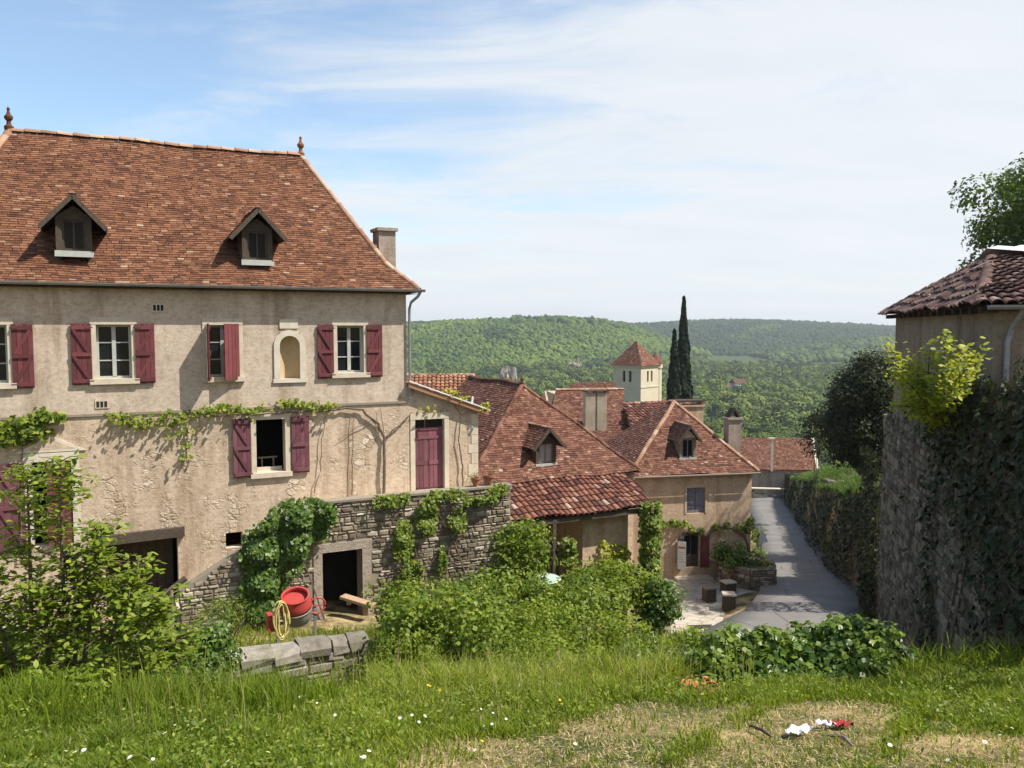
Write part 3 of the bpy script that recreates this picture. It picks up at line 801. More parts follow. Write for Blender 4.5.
# upper windows
for (w_, sx) in ((W1, None), (W2, None), (W3, None), (W4, None)):
    mb = MB(); surround(mb, *w_, w=.13, head=.17); wo = make_window(H, *w_, y=.16, bars=2, curtain=w_ is W3)
    mb.build('window_surround', M['lime'], wo)
for (w_, l, r_) in ((W1,1,1), (W2,1,1), (W4,1,1)):
    make_shutter(H, w_[0]-.1, w_[2]-.13, w_[3]+.02, .44, -1); make_shutter(H, w_[1]+.08, w_[2]-.13, w_[3]+.02, .44, 1)
make_shutter(H, W3[0]-.02, W3[2]-.08, W3[3]+.03, .48, -1, 92, label='dark red shutter swung out square to the wall')
make_shutter(H, W3[1]+.03, W3[2]-.08, W3[3]+.03, .46, 1, 32, label='dark red shutter standing half closed')
# niche
mb = MB(); x0, x1, z0, z1 = NI; xm = (x0+x1)/2; rr = (x1-x0)/2; zc = z1-rr-.06
ang = [math.pi*k/16 for k in range(17)]
for k in range(16):
    a, b = ang[k], ang[k+1]; ro = rr+.13
    pi = lambda t, r_: (xm+math.cos(t)*r_, zc+math.sin(t)*r_)
    (ax, az), (bx, bz), (cx2, cz2), (dx2, dz2) = pi(a, rr-.02), pi(b, rr-.02), pi(b, ro), pi(a, ro)
    mb.prism([(ax,-.04,az),(bx,-.04,bz),(cx2,-.04,cz2),(dx2,-.04,dz2)], (0,.05,0))
for (a, b) in ((x0-.13, x0+.02), (x1-.02, x1+.13)):
    mb.box(a, b, -.04, .01, z0+.0, zc)
mb.box(x0-.16, x1+.16, -.05, .01, z0-.1, z0-.002)
nich = mb.build('niche', M['whitestone'], H)
mb = MB()
for k in range(10):
    a, b = math.pi*k/10, math.pi*(k+1)/10
    p = lambda t, z_: (xm+math.cos(t)*rr, .0+math.sin(t)*.26, z_)
    mb.poly([p(a, z0), p(b, z0), p(b, zc), p(a, zc)])
    for j in range(5):
        c0, c1 = math.pi/2*j/5, math.pi/2*(j+1)/5
        s = lambda t, c_: (xm+math.cos(t)*rr*math.cos(c_), math.sin(t)*.26*math.cos(c_), zc+math.sin(c_)*rr)
        mb.poly([s(a,c0), s(b,c0), s(b,c1), s(a,c1)])
mb.build('niche_recess', m_plain('ochre_niche', (.5,.38,.22), (.42,.31,.18), 4, .9, .2), nich)
mb = MB(); mb.box(-3.47,-3.0,-.03,.0,6.86,7.1); mb.build('stone_plaque', M['whitestone'], H)
for (c, cz) in ((-6.37, 7.37), (-7.68, 5.05)):
    mb = MB(); mb.box(c-.15,c+.15,-.02,.0,cz-.1,cz+.1,0)
    for k in range(3): mb.box(c-.12+k*.085, c-.06+k*.085, -.026,-.0205, cz-.07, cz+.07, 1)
    mb.build('vent', [M['lime'], M['dark']], H)
# lower windows
mb = MB(); surround(mb, *W5, w=.13, head=.16)
mb.box(W5[0]+.05, W5[1]-.05, .25, .31, W5[2]+.0, W5[2]+.1)
o5 = mb.build('window_surround', M['lime'], H)
make_shutter(H, W5[0]-.14, W5[2]-.08, W5[3]+.06, .45, -1, 176, M['shutter_faded']); make_shutter(H, W5[1]+.16, W5[2]-.06, W5[3]+.05, .46, 1, 178, M['shutter_faded'])
mb = MB(); mb.box(W5[0]+.12, W5[1]-.12, .5, .55, W5[2]+.3, W5[2]+.34); mb.box(W5[0]+.2, W5[0]+.24, .5, .55, W5[2], W5[2]+.3); mb.box(W5[1]-.24, W5[1]-.2, .5, .55, W5[2], W5[2]+.3); mb.build('inner_rail', M['wood_grey'], o5)
mb = MB(); surround(mb, *W6, w=.17, head=.2, sill=False)
mb.prism([(-9.55,-.035,3.97),(-8.05,-.035,3.97),(-8.8,-.035,4.36)], (0,.04,0)); 
o6 = mb.build('window_surround', M['whitestone'], H)
mb = MB(); mb.prism([(-9.3,-.037,4.03),(-8.3,-.037,4.03),(-8.8,-.037,4.28)], (0,.01,0)); mb.build('pediment_panel', M['facade'], o6)
make_shutter(H, W6[0]-.15, W6[2]-.05, W6[3], .56, -1, 178, M['shutter_faded']); make_shutter(H, W6[1]-.03, W6[2]+.02, W6[3]-.03, .5, 1, 8, label='dark red shutter pulled half across the opening')
# basement opening
mb = MB(); mb.bar((BA[0]-.2,.02,BA[3]+.12), (BA[1]+.16,.02,BA[3]+.16), .3, .24); ba = mb.build('lintel', M['wood_dark'], H)
mb = MB()
for k in range(8): mb.box(BA[0]+k*.2+.005, BA[0]+(k+1)*.2-.005, 1.0+.02*(k%2), 1.05+.02*(k%2), BA[2], BA[3], 0)
mb.build('plank_door', M['wood_dark'], H)
# dormers
for (px, py) in ((74.5, 251), (257, 260)):
    best = None
    for k in range(400):
        y = .3 + k*.008; h_ = Hf.hit(px, py, y)
        zr = zk + (12.13-zk)/(4-ik)*(y-ik) if y > ik else ZE + (zk-ZE)/(ik+ov)*(y+ov)
        if h_.z >= zr - .03: best = (h_.x, y, h_.z) if best is None or True else best; break
        best = (h_.x, y, h_.z)
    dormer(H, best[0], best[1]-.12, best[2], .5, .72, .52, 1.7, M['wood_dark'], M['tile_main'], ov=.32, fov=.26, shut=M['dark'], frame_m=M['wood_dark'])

# annex with its monopitch roof
Ax = 2.17
mb = MB()
wall_holes(mb, .003, Ax, -1.2, 4.45, [AD], 0.0, .22, 0, 1)
mb.add([(.003,0,4.45),(Ax,0,4.45),(.003,0,5.22)], [(0,1,2)], 0)
mb.poly([(Ax,0,-1.2),(Ax,4.5,-1.2),(Ax,4.5,4.45),(Ax,0,4.45)]); mb.poly([(.003,4.5,-1.2),(Ax,4.5,-1.2),(Ax,4.5,4.45),(.003,4.5,5.22)])
an = mb.build('annex', [M['facade'], M['lime']], H)
mb = MB(); z = 2.26; k = 0
while z < 4.3:
    h_ = random.uniform(.24,.36); mb.box(Ax-(.3 if k%2 else .2), Ax+.012, -.014, .25, z, z+h_-.012); z += h_; k += 1
mb.build('quoin', M['lime'], an)
mb = MB(); cx0 = .06
sl = (4.5-5.3)/2.4
P = [(2.42,-.16,4.42),(2.42,4.6,4.42),(.02,4.6,5.3),(.02,-.16,5.3)]
canal_face(mb, [P[0],P[1],P[2],P[3]], .21, .34, .085, 0, mb, 1)
mb.prism([(2.44,-.2,4.33),(.0,-.2,5.22),(.0,-.2,5.36),(2.44,-.2,4.47)], (0,.14,0), 2)
ar = mb.build('annex_roof', [M['tile_orange'], M['under'], M['tile_orange']], an)
mb = MB(); mb.bar((0.0,-.2,5.4), (2.4,-.2,4.51), .07, .035); mb.bar((1.9,-.2,4.7),(1.93,-.2,4.9),.05,.05); mb.build('verge_mortar', M['white'], ar)
mb = MB(); surround(mb, *AD, w=.14, head=.17, sill=False); asr = mb.build('door_surround', M['lime'], an)
mb = MB(); dw = (AD[1]-AD[0])/2
for k in range(2):
    a = AD[0] + k*dw
    mb.box(a+.005, a+dw-.005, .13, .17, AD[2]+.02, AD[3]-.32, 0)
    for j in range(3): mb.box(a+.03+j*(dw-.06)/3+.006, a+.03+(j+1)*(dw-.06)/3-.006, .115, .1299, AD[2]+.06, AD[3]-.6, 0)
    mb.box(a+.02, a+dw-.02, .1, .1145, AD[2]+.72, AD[2]+.84, 0)
mb.box(AD[0], AD[1], .1, .17, AD[3]-.6+.02, AD[3]-.5, 0); mb.box(AD[0], AD[1], .105, .17, AD[3]-.318, AD[3]-.25, 0)
dr = mb.build('door', M['door'], an)
mb = MB(); mb.box(AD[0], AD[1], .15, .16, AD[3]-.25, AD[3]); mb.build('fanlight', M['dark'], dr)

# ------------------------------------------------------------------ stone terrace in front
TY = -1.75
tt = Hf.hit(510, 486, TY); TX = tt.x; TZ = 2.5
Te = empty('stone_terrace', Hf.wor(-2.0, TY, -.45), A1, 'rubble stone terrace with a dark doorway and stair flank below the plum door', 'terrace')
def tl(x, y, z): return (x+2.0, y-TY, z+.45)
xl = -6.2
def ttop(s):
    x = xl + s
    return (TZ if x > -3.2 else TZ - 1.75*(-3.2-x)/3.0 if x > xl else .7) + .9
TD = (-2.86,-1.84,-.55,1.26)
mb = MB()
def tp(pts, m=0): mb.poly([tl(*p) for p in pts], m)
tp([(xl,TY,-.9),(TD[0],TY,-.9),(TD[0],TY,TZ),(-3.2,TY,TZ),(xl,TY,.75)]); tp([(TD[1],TY,-.9),(TX,TY,-1.9),(TX,TY,TZ),(TD[1],TY,TZ)]); tp([(TD[0],TY,TD[3]),(TD[1],TY,TD[3]),(TD[1],TY,TZ),(TD[0],TY,TZ)])
for x in (TD[0], TD[1]): tp([(x,TY,-.9),(x,TY+.5,-.9),(x,TY+.5,TD[3]),(x,TY,TD[3])])
tp([(TD[0],TY,TD[3]),(TD[1],TY,TD[3]),(TD[1],TY+.5,TD[3]),(TD[0],TY+.5,TD[3])])
tp([(TX,TY,-1.9),(TX,-.003,-1.9),(TX,-.003,TZ),(TX,TY,TZ)])
tp([(-3.2,TY+.3,2.24),(TX,TY+.3,2.24),(TX,-.003,2.24),(-3.2,-.003,2.24)], 1)
mb.box(tl(-3.1,0,0)[0], tl(TX,0,0)[0]+.05, -.06, .3, tl(0,0,TZ)[2]+.004, tl(0,0,TZ)[2]+.06, 0)
mb.box(*[v for v in (tl(-3.2,0,0)[0], tl(TX,0,0)[0])], 0.001, .3, tl(0,0,TZ)[2]-.3, tl(0,0,TZ)[2], 0)
mb.prism([tl(xl,TY+.001,.75), tl(-3.2,TY+.001,TZ), tl(-3.2,TY+.001,TZ-.3), tl(xl,TY+.001,.4)], (0,.3,0), 0)
for k in range(9):
    x0 = xl + k*.333
    mb.box(tl(x0,0,0)[0], tl(x0+.333,0,0)[0], .3, -TY-.004, 0, tl(0,0,.12+.2*k)[2], 1)
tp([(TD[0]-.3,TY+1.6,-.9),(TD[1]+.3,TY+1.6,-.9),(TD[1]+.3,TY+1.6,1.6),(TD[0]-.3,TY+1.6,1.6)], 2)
mb.build('wall_core', [M['mortar'], M['lime'], M['dark']], Te)
mb = MB()
hx = (TD[0]-xl-.22, TD[1]-xl+.22, -5, TD[3]+.9+.24)
stone_face(mb, tl(xl, TY, -.9), (1,0,0), (0,-1,0), ttop, TX-xl, 0, [hx], (.1,.32), (.06,.15), (0,.035))
P0 = tl(TX, TY, -1.9)
stone_face(mb, P0, (0,1,0), (1,0,0), lambda s: TZ+1.9, -TY, 0, (), (.16,.4), (.1,.2), (0,.05))
mb.build('rubble_facing', M['rubble'], Te)
mb = MB(); a, b, c_, d_ = TD
mb.box(*[tl(v,0,0)[0] for v in (a-.22,a)], -.03, .12, tl(0,0,c_)[2]-.4, tl(0,0,d_)[2]); mb.box(*[tl(v,0,0)[0] for v in (b,b+.24)], -.03, .12, tl(0,0,c_)[2]-.4, tl(0,0,d_)[2])
mb.box(tl(a-.24,0,0)[0], tl(b+.26,0,0)[0], -.035, .12, tl(0,0,d_)[2]+.002, tl(0,0,d_)[2]+.22)
mb.build('door_surround', M['grey_render'], Te)
# plank lying in the doorway
pr = empty('plank', Hf.wor(-2.0, TY-.2, -.35), A1, 'pale wooden plank jutting from the dark cellar doorway', 'plank')
mb = MB(); mb.bar((-.35,.25,.42), (.25,-.45,.3), .26, .07); mb.bar((-.2,.2,.2),(-.2,.2,.36),.1,.1); mb.bar((.12,-.2,0),(.12,-.2,.285),.1,.1); mb.build('plank_board', M['wood_plank'], pr)
# ------------------------------------------------------------------ second house: brown hipped roof with a porch
p2 = at(640, 470, 31.5)
HF2 = Fr(p2.x, p2.y, -11.2, A1)
B = empty('brown_roofed_house', HF2.o, A1, 'stone house with brown hipped roof, one dormer and a tiled porch in front', 'house')
ze = -5.47 + 11.2; za = -2.24 + 11.2
mb = MB()
x0, x1 = -7.0, -.1
mb.poly([(x0,.25,-1),(x1,.25,-1),(x1,.25,ze),(x0,.25,ze)]); mb.poly([(x1,.25,-1),(x1,8,-1),(x1,8,ze),(x1,.25,ze)]); mb.poly([(x0,.25,-1),(x0,.25,ze),(x0,8,ze),(x0,8,-1)])
mb.poly([(x0,8,-1),(x0,8,ze),(-3.55,8,za-.1),(x1,8,ze),(x1,8,-1)])
mb.build('wall', M['cream'], B)
mb = MB(); und = MB()
el, er = (x0-.2,0,ze-.02), (.05,0,ze-.02); ap = (-3.55,3.0,za); bk = (-3.55,8.2,za); bl, br = (x0-.2,8.2,ze-.02), (.05,8.2,ze-.02)
tile_face(mb, [el, er, ap], .17, .1, .017, 0, 1.4, und, 0)
tile_face(mb, [bl, el, ap, bk], .17, .1, .017, 0, 1.4, und, 0)
tile_face(mb, [er, br, bk, ap], .17, .1, .017, 0, 1.4, und, 0)
sag(mb, .03); und.v = [(x,y,z-.06) for x,y,z in und.v]; roof = mb.build('roof', M['tile_red'], B); und.build('roof_underside', M['under'], roof)
mb = MB(); ridge_line(mb, ap, er, .085, .3); ridge_line(mb, ap, el, .085, .3); ridge_line(mb, ap, bk, .1, .34); sag(mb, .03); mb.build('ridge_tiles', M['tile_red'], roof)
mb = MB(); mb.lathe([(.08,-.05),(.09,.05),(.05,.12),(.07,.18),(.03,.26),(0,.33)], ap, 8); mb.build('finial', M['tile_red'], roof)
sl2 = (za-ze)/3.0
def on_roof(fr, px, py, f):
    for k in range(600):
        y = k*.01; h_ = fr.hit(px, py, y)
        if h_.z <= f(y): return h_, y
    return h_, y
def on_roof_up(fr, px, py, f):
    y0 = 0
    for k in range(900):
        y = k*.008; h_ = fr.hit(px, py, y)
        if f(y) >= h_.z: return h_, y
    return h_, y
h_, y_ = on_roof_up(HF2, 545.5, 463, lambda y: ze + sl2*y)
dormer(B, h_.x, y_-.05, h_.z, .58, .72, .55, 1.5, M['wood_dark'], M['tile_red'], ov=.26, shut=M['curtain'], fov=.3)
# porch
mb = MB()
pz0, pz1 = 11.2-6.36, 11.2-5.5
canal_face(mb, [(-7.2,-2.05,pz0),(-.95,-2.05,pz0),(-.72,.2,pz1),(-7.2,.2,pz1)], .215, .34, .088, 0, mb, 1)
sag(mb, .04); po = mb.build('porch_roof', [M['tile_canal'], M['under']], B)
mb = MB(); mb.bar((-7.2,-1.95,pz0-.16),(-.95,-1.95,pz0-.16),.14,.16)
for x in (-6.9,-5.6,-4.3,-3.0,-1.9,-1.1): mb.bar((x,-1.98,pz0-.05),(x,.2,pz1-.1),.08,.1)
for x in (-6.6,-4.85,-1.12): mb.bar((x,-1.95,0),(x,-1.95,pz0-.22),.13,.13)
mb.build('porch_frame', M['wood_dark'], B)
mb = MB()
mb.box(-3.45,-1.55,-1.5,.24,-1,pz0+.15,0)
mb.build('porch_wall', M['cream'], B)
# garden table under the porch
pt = at(543, 583, 25.0); tz = gz(pt.x, pt.y)

M['stone_trim'] = m_plain('yellowed_trim', (.5,.4,.28), (.4,.31,.21), 4, .9, .3, 25)
mb = MB()
for k in range(10): mb.box(-5.7+k*.22, -5.49+k*.22, .17, .245, -.5, 3.3)
mb.build('porch_shade_panel', M['wood_dark'], B)  # dark boards added to stand for the deep shade inside the open porch
# ------------------------------------------------------------------ cream house with the cafe yard
A3 = R(11.5)
p3 = at(752, 470, 39.0); HF3 = Fr(p3.x, p3.y, -12.05, A3)
Cq = empty('cream_house', HF3.o, A3, 'two storey cream house with hipped red roof, slate blue shutter and cafe door', 'house')
z0 = 12.05; ze = z0-6.78; za = z0-3.78
bot = -.0
WN = (-3.28,-2.36,z0-8.72,z0-7.5); DR = (-3.4,-2.62,z0-11.28,z0-9.75)
x0, x1 = -6.1, 0.0
mb = MB(); wall_holes(mb, x0, x1, -1.5, ze, [WN, DR], 0, .25)
mb.poly([(x1,0,-1.5),(x1,6,-1.5),(x1,6,ze),(x1,0,ze)]); mb.poly([(x0,0,-1.5),(x0,0,ze),(x0,6,ze),(x0,6,-1.5)]); mb.poly([(x0,6,-1.5),(x0,6,ze),(x1,6,ze),(x1,6,-1.5)])
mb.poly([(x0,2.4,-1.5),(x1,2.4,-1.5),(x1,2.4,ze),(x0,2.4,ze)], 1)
mb.build('wall', [M['cream'], M['dark']], Cq)
mb = MB(); und = MB()
el, er = (x0-.2,-.3,ze-.03), (.2,-.3,ze-.03); ap = (-2.6,3.3,za); bk = (-2.6,3.9,za); bl, br = (x0-.2,6.3,ze-.03), (.2,6.3,ze-.03)
tile_face(mb, [el, er, ap], .17, .11, .017, 0, 1.5, und, 0); tile_face(mb, [bl, el, ap, bk], .17, .11, .017, 0, 1.5, und, 0); tile_face(mb, [er, br, bk, ap], .17, .11, .017, 0, 1.5, und, 0); tile_face(mb, [br, bl, bk], .17, .11, .017, 0, 1.5, und, 0)
sag(mb, .03); und.v = [(x,y,z-.06) for x,y,z in und.v]; roof = mb.build('roof', M['tile_red'], Cq); und.build('roof_underside', M['under'], roof)
mb = MB(); ridge_line(mb, ap, er, .11, .34); ridge_line(mb, ap, el, .11, .34); ridge_line(mb, ap, bk, .11, .34); sag(mb, .03); mb.build('ridge_tiles', M['ridge'], roof)
mb = MB(); mb.tube([(x0-.2,-.36,ze-.08),(.25,-.36,ze-.08)], .05, 8); mb.build('gutter', M['wood_grey'], Cq)
sl3 = (za-ze)/3.6
h_, y_ = on_roof_up(HF3, 687, 457, lambda y: ze + sl3*(y+.3))
dormer(Cq, h_.x, y_-.1, h_.z, .56, .86, .62, 1.6, M['wood_grey'], M['tile_red'], ov=.17, face_m=M['whitestone'], fov=.25)
# chimneys
def chimney(fr, root, xa, xb, y, d, zb, zt, mat, cap=.1, name='chimney', flue=False, label=None):
    mb = MB(); mb.box(xa, xb, y, y+d, zb, zt-.12, 0); mb.box(xa-.07, xb+.07, y-.07, y+d+.07, zt-.118, zt-.02, 0)
    if flue:
        xm = (xa+xb)/2
        for s in (-1, 1): mb.bar((xm+s*(xb-xa)*.42, y+d/2, zt-.02), (xm, y+d/2, zt+.42), d*.8, .07, 1)
    elif cap:
        for sx in (xa+.06, xb-.06): mb.box(sx-.06, sx+.06, y, y+d, zt-.019, zt+cap, 0)
        mb.box(xa-.1, xb+.1, y-.1, y+d+.1, zt+cap+.001, zt+cap+.07, 1)
    o = mb.build(name, [mat, M['under']], root)
    if label: o['label'] = label
h1 = HF3.hit(733, 440, 1.3); h2 = HF3.hit(733, 417, 1.3)
chimney(HF3, roof, h1.x-.33, h1.x+.33, 1.1, .55, ze, h2.z, M['grey_render'], 0, flue=True, label='grey chimney with a tent of two tiles on top')
hA, hB = HF3.hit(676, 420, 5.5), HF3.hit(702, 404, 5.5)
chimney(HF3, roof, hA.x, hB.x, 5.3, .7, za-2.2, hB.z, M['cream'], .16, label='wide cream chimney with raised cap slab')
# shutters, window
mb = MB(); surround(mb, *WN, w=.1, head=.06, sill=False)
mb.prism([((WN[0]+WN[1])/2+math.cos(t)*.56, -.028, WN[3]+.06+math.sin(t)*.14) for t in [math.pi*k/8 for k in range(9)]], (0,.03,0))
o = mb.build('window_surround', M['stone_trim'], Cq)
mb = MB(); w2 = (WN[1]-WN[0])/2
for k in range(2):
    for j in range(3): mb.box(WN[0]+k*w2+.01+j*(w2-.02)/3+.004, WN[0]+k*w2+.01+(j+1)*(w2-.02)/3-.004, .1, .14, WN[2]+.02, WN[3]-.01)
    for zz in (.25, .95): mb.box(WN[0]+k*w2+.03, WN[0]+(k+1)*w2-.03, .07, .0995, WN[2]+zz, WN[2]+zz+.09)
mb.build('closed_shutter', M['blue_shutter'], Cq)
mb = MB(); mb.box(DR[0]-.12, DR[1]+.2, -.05, .04, DR[3]+.002, DR[3]+.14); o = mb.build('door_lintel', M['wood_dark'], Cq)
mb = MB(); t = .06
mb.box(DR[0],DR[0]+t,.1,.16,DR[2],DR[3]); mb.box(DR[1]-t,DR[1],.1,.16,DR[2],DR[3]); mb.box(DR[0]+t,DR[1]-t,.1,.16,DR[2]+.5,DR[2]+.57); mb.box(DR[0]+t,DR[1]-t,.11,.15,DR[2],DR[2]+.5); mb.box((DR[0]+DR[1])/2-.025,(DR[0]+DR[1])/2+.025,.11,.15,DR[2]+.571,DR[3])
d_ = mb.build('door', M['wood_dark'], Cq)
mb = MB(); mb.poly([(DR[0]+t,.13,DR[2]+.57),(DR[1]-t,.13,DR[2]+.57),(DR[1]-t,.13,DR[3]),(DR[0]+t,.13,DR[3])]); mb.build('pane', M['glass'], d_)
make_shutter(Cq, DR[0]-.04, DR[2]-.02, DR[3]+.02, .42, -1, 150, M['wood_dark']); make_shutter(Cq, DR[1]+.04, DR[2]-.02, DR[3]+.02, .42, 1, 168, M['shutter'])
mb = MB(); mb.box(DR[0]-.5,DR[1]+.5,-.55,-.003,-.6,.38,0); mb.box(DR[0]-.3,DR[1]+.3,-1.0,-.551,-.6,.17,0); mb.build('doorstep', M['lime'], Cq)
# notice board hung on the left leaf
nb = empty('notice_board', HF3.wor(DR[0]-.27, -.42, DR[2]+.05), A3+R(-30), 'white notice board hung on the cafe door shutter', 'notice board')
mb = MB(); mb.box(-.19,.19,-.02,.02,0,1.3); mb.build('board_panel', M['white'], nb)
mb = MB(); mb.box(-.16,.16,-.0245,-.0215,.98,1.08); mb.build('red_print', m_plain('faded_red_print', (.42,.16,.11), (.36,.13,.09), 9, .8, 0), nb)
mb = MB()
for k in range(5): mb.box(-.15,.15-.05*(k%3),-.0245,-.0215,.36+k*.11,.385+k*.11)
mb.build('grey_print', m_plain('faded_grey_print', (.4,.4,.4), (.34,.34,.34), 9, .8, 0), nb)

# ------------------------------------------------------------------ houses between and behind
# lower tiled wing with the big double chimney and house behind it
A4 = R(9)
p4 = at(624, 425, 50); HF4 = Fr(p4.x, p4.y, -14.0, A4)
D4 = empty('chimney_house', HF4.o, A4, 'red tiled house between the two hipped roofs with a broad double chimney', 'house')
def L4(px, py, y): return HF4.hit(px, py, y)
a0, a1, a2, a3 = L4(548,428,0), L4(624,425,0), L4(624,389,2.6), L4(556,389,2.6)
mb = MB(); und = MB()
tile_face(mb, [(a0.x,0,a1.z),(a1.x,0,a1.z),(a2.x,2.6,a2.z),(a3.x,2.6,a2.z)], .17, .11, .017, 0, 1.5, und, 0)
und.poly([(a2.x,2.6,a2.z),(a3.x,2.6,a2.z),(a3.x,5.2,a1.z),(a2.x,5.2,a1.z)], 0)
b0, b1 = L4(560,472,-5.5), L4(640,466,-5.5); c0, c1 = L4(588,426,-.2), L4(642,425,-.2)
tile_face(mb, [(b0.x,-5.5,b1.z),(b1.x+.6,-5.5,b1.z),(c1.x+.3,-.2,c1.z),(c0.x,-.2,c1.z)], .17, .11, .017, 0, 1.5, und, 0)
roof = mb.build('roof', M['tile_red'], D4); und.build('roof_underside', M['under'], roof)
mb = MB(); ridge_line(mb, (a3.x,2.6,a2.z), (a2.x,2.6,a2.z), .12, .36); mb.build('ridge_tiles', M['ridge'], roof)
mb = MB(); mb.box(a0.x+.2, a1.x-.25, .25, 5, -2, a1.z-.01)
mb.prism([(a1.x-.24,0.2,a1.z),(a1.x-.24,5.1,a1.z),(a1.x-.24,2.6,a2.z-.06)], (.1,0,0)); mb.prism([(a0.x+.3,0.2,a1.z),(a0.x+.3,5.1,a1.z),(a0.x+.3,2.6,a2.z-.06)], (.1,0,0))
mb.box(b0.x+.2, b1.x+.3, -5.3, .2, -2, b1.z-.05)
mb.build('wall', M['cream'], D4)
q0, q1 = L4(585.5,440,-.9), L4(607,393,-.9)
mb = MB(); w_ = (q1.x-q0.x)/2
for k in range(2): mb.box(q0.x+k*w_+(0 if k==0 else .06), q0.x+(k+1)*w_-(.06 if k==0 else 0), -.9, -.3, q0.z-1.2, q1.z, 0)
mb.box(q0.x+w_-.06, q0.x+w_+.06, -.82, -.36, q0.z-1.2, q1.z-.1, 0)
mb.box(q0.x-.08, q1.x+.08, -.98, -.22, q1.z+.09, q1.z+.16, 1)
for x in (q0.x+.05, q0.x+w_, q1.x-.05): mb.box(x-.06, x+.06, -.88, -.32, q1.z+.001, q1.z+.089, 0)
mb.build('chimney', [m_plain('chimney_render', (.46,.40,.31), (.28,.23,.17), 1.6, .9, .3, 12), M['under']], roof)
# behind: a last strip of roof
p6 = at(615, 392, 60); HF6 = Fr(p6.x, p6.y, -15, A4)
E6 = empty('ridge_house', HF6.o, A4, 'far brown roof just showing above the double chimney, left of the church tower', 'house')
mb = MB(); und = MB(); a0, a1 = HF6.hit(560,396,0), HF6.hit(619,396,0); a2, a3 = HF6.hit(616,382,3), HF6.hit(574,382,3)
tile_face(mb, [(a0.x,0,a1.z),(a1.x,0,a1.z),(a2.x,3,a2.z),(a3.x,3,a2.z)], .18, .13, .018, 0, 1.5, und, 0)
roof = mb.build('roof', M['tile_red'], E6); und.build('roof_underside', M['under'], roof)
mb = MB(); mb.box(a0.x+.2,a1.x-.2,.3,6,-2,a1.z-.02); mb.build('wall', M['cream'], E6)
# canal tiled wing against the cream house
A5 = R(20)
p5 = at(667, 424, 49); HF5 = Fr(p5.x, p5.y, -14, A5)
E5 = empty('canal_roof_house', HF5.o, A5, 'low house with ribbed canal tile roof below the church tower', 'house')
a0, a1 = HF5.hit(632,426,0), HF5.hit(668,424,0); a2, a3 = HF5.hit(672,402,3.4), HF5.hit(622,402,3.4)
mb = MB(); canal_face(mb, [(a0.x,0,a1.z),(a1.x+1.5,0,a1.z),(a2.x+1.5,3.4,a2.z),(a3.x,3.4,a2.z)], .26, .4, .105, 0, mb, 1)
roof = mb.build('roof', [M['tile_canal'], M['under']], E5)
mb = MB(); ridge_line(mb, (a3.x,3.4,a2.z), (a2.x+1.5,3.4,a2.z), .13, .4); mb.build('ridge_tiles', M['tile_canal'], roof)
mb = MB(); mb.poly([(a0.x+.2,.2,-2),(a1.x+1.3,.2,-2),(a1.x+1.3,.2,a1.z-.02),(a0.x+.2,.2,a1.z-.02)]); mb.poly([(a0.x+.2,.2,-2),(a0.x+.2,.2,a1.z-.05),(a3.x+.2,3.4,a2.z-.08),(a3.x+.2,3.4,-2)])
mb.box(a3.x+.2, a2.x+1.3, 3.41, 7, -2, a2.z-.4)
mb.build('wall', M['cream'], E5)
# orange roof beyond the annex
A7 = R(4)
p7 = at(466, 398, 44); HF7 = Fr(p7.x, p7.y, -10.5, A7)
E7 = empty('orange_roofed_house', HF7.o, A7, 'house with bright orange tile roof peeping out behind the annex', 'house')
a0, a1 = HF7.hit(400,402,0), HF7.hit(470,400,0); a2, a3 = HF7.hit(473,375,2.8), HF7.hit(400,375,2.8)
mb = MB(); und = MB(); canal_face(mb, [(a0.x-3,0,a1.z),(a1.x,0,a1.z),(a2.x,2.8,a2.z),(a3.x-3,2.8,a2.z)], .24, .38, .1, 0, mb, 1)
roof = mb.build('roof', [M['tile_orange'], M['under']], E7)
mb = MB(); ridge_line(mb, (a3.x-3,2.8,a2.z), (a2.x,2.8,a2.z), .12, .36); ridge_line(mb, (a2.x,2.8,a2.z), (a1.x,0,a1.z), .12, .36); mb.build('ridge_tiles', M['ridge'], roof)
mb = MB(); mb.box(a0.x-2.8, a1.x-.2, .2, 6, -2, a1.z-.06); mb.prism([(a1.x-.2,.3,a1.z-.06),(a1.x-.2,5.6,a1.z-.06),(a2.x-.2,2.8,a2.z-.1)], (-.15,0,0)); mb.build('wall', M['cream'], E7)
mb = MB(); mb.poly([(a0.x-3,5.8,a1.z),(a1.x,5.8,a1.z),(a2.x,2.8,a2.z),(a3.x-3,2.8,a2.z)]); mb.build('roof_back', M['tile_orange'], roof)

# ------------------------------------------------------------------ church tower
pc = at(641, 366, 150)
ux = Vector((.66,.75,0)).normalized(); AC = math.atan2(ux.y, ux.x)
CF = Fr(pc.x, pc.y, -34.0, AC)
CH = empty('church_tower', CF.o, AC, 'square pale church tower with pyramid tile roof and slim corner turret', 'church tower')
S_ = 6.0; ze = 34-7.05; za = 34-2.55
mb = MB()
mb2 = []
def bell(a, w): return [(a-w-.36, a-.36+.0, ze-3.0, ze-1.0), (a+.36, a+w+.36, ze-3.0, ze-1.0), (a-.22, a+.22, ze-8.6, ze-6.6)]
wall_holes(mb, 0, S_, 0, ze, bell(S_/2, .62), 0, .45)
n0 = len(mb.v)
m2 = MB(); wall_holes(m2, 0, S_, 0, ze, bell(S_/2, .62), 0, .45)
mb.add([(y, S_-x, z) for x, y, z in m2.v], m2.f, 0)
mb.poly([(S_,0,0),(S_,S_,0),(S_,S_,ze),(S_,0,ze)]); mb.poly([(0,S_,0),(0,S_,ze),(S_,S_,ze),(S_,S_,0)])
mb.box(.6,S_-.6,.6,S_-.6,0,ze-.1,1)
mb.build('wall', [M['church'], M['dark']], CH)
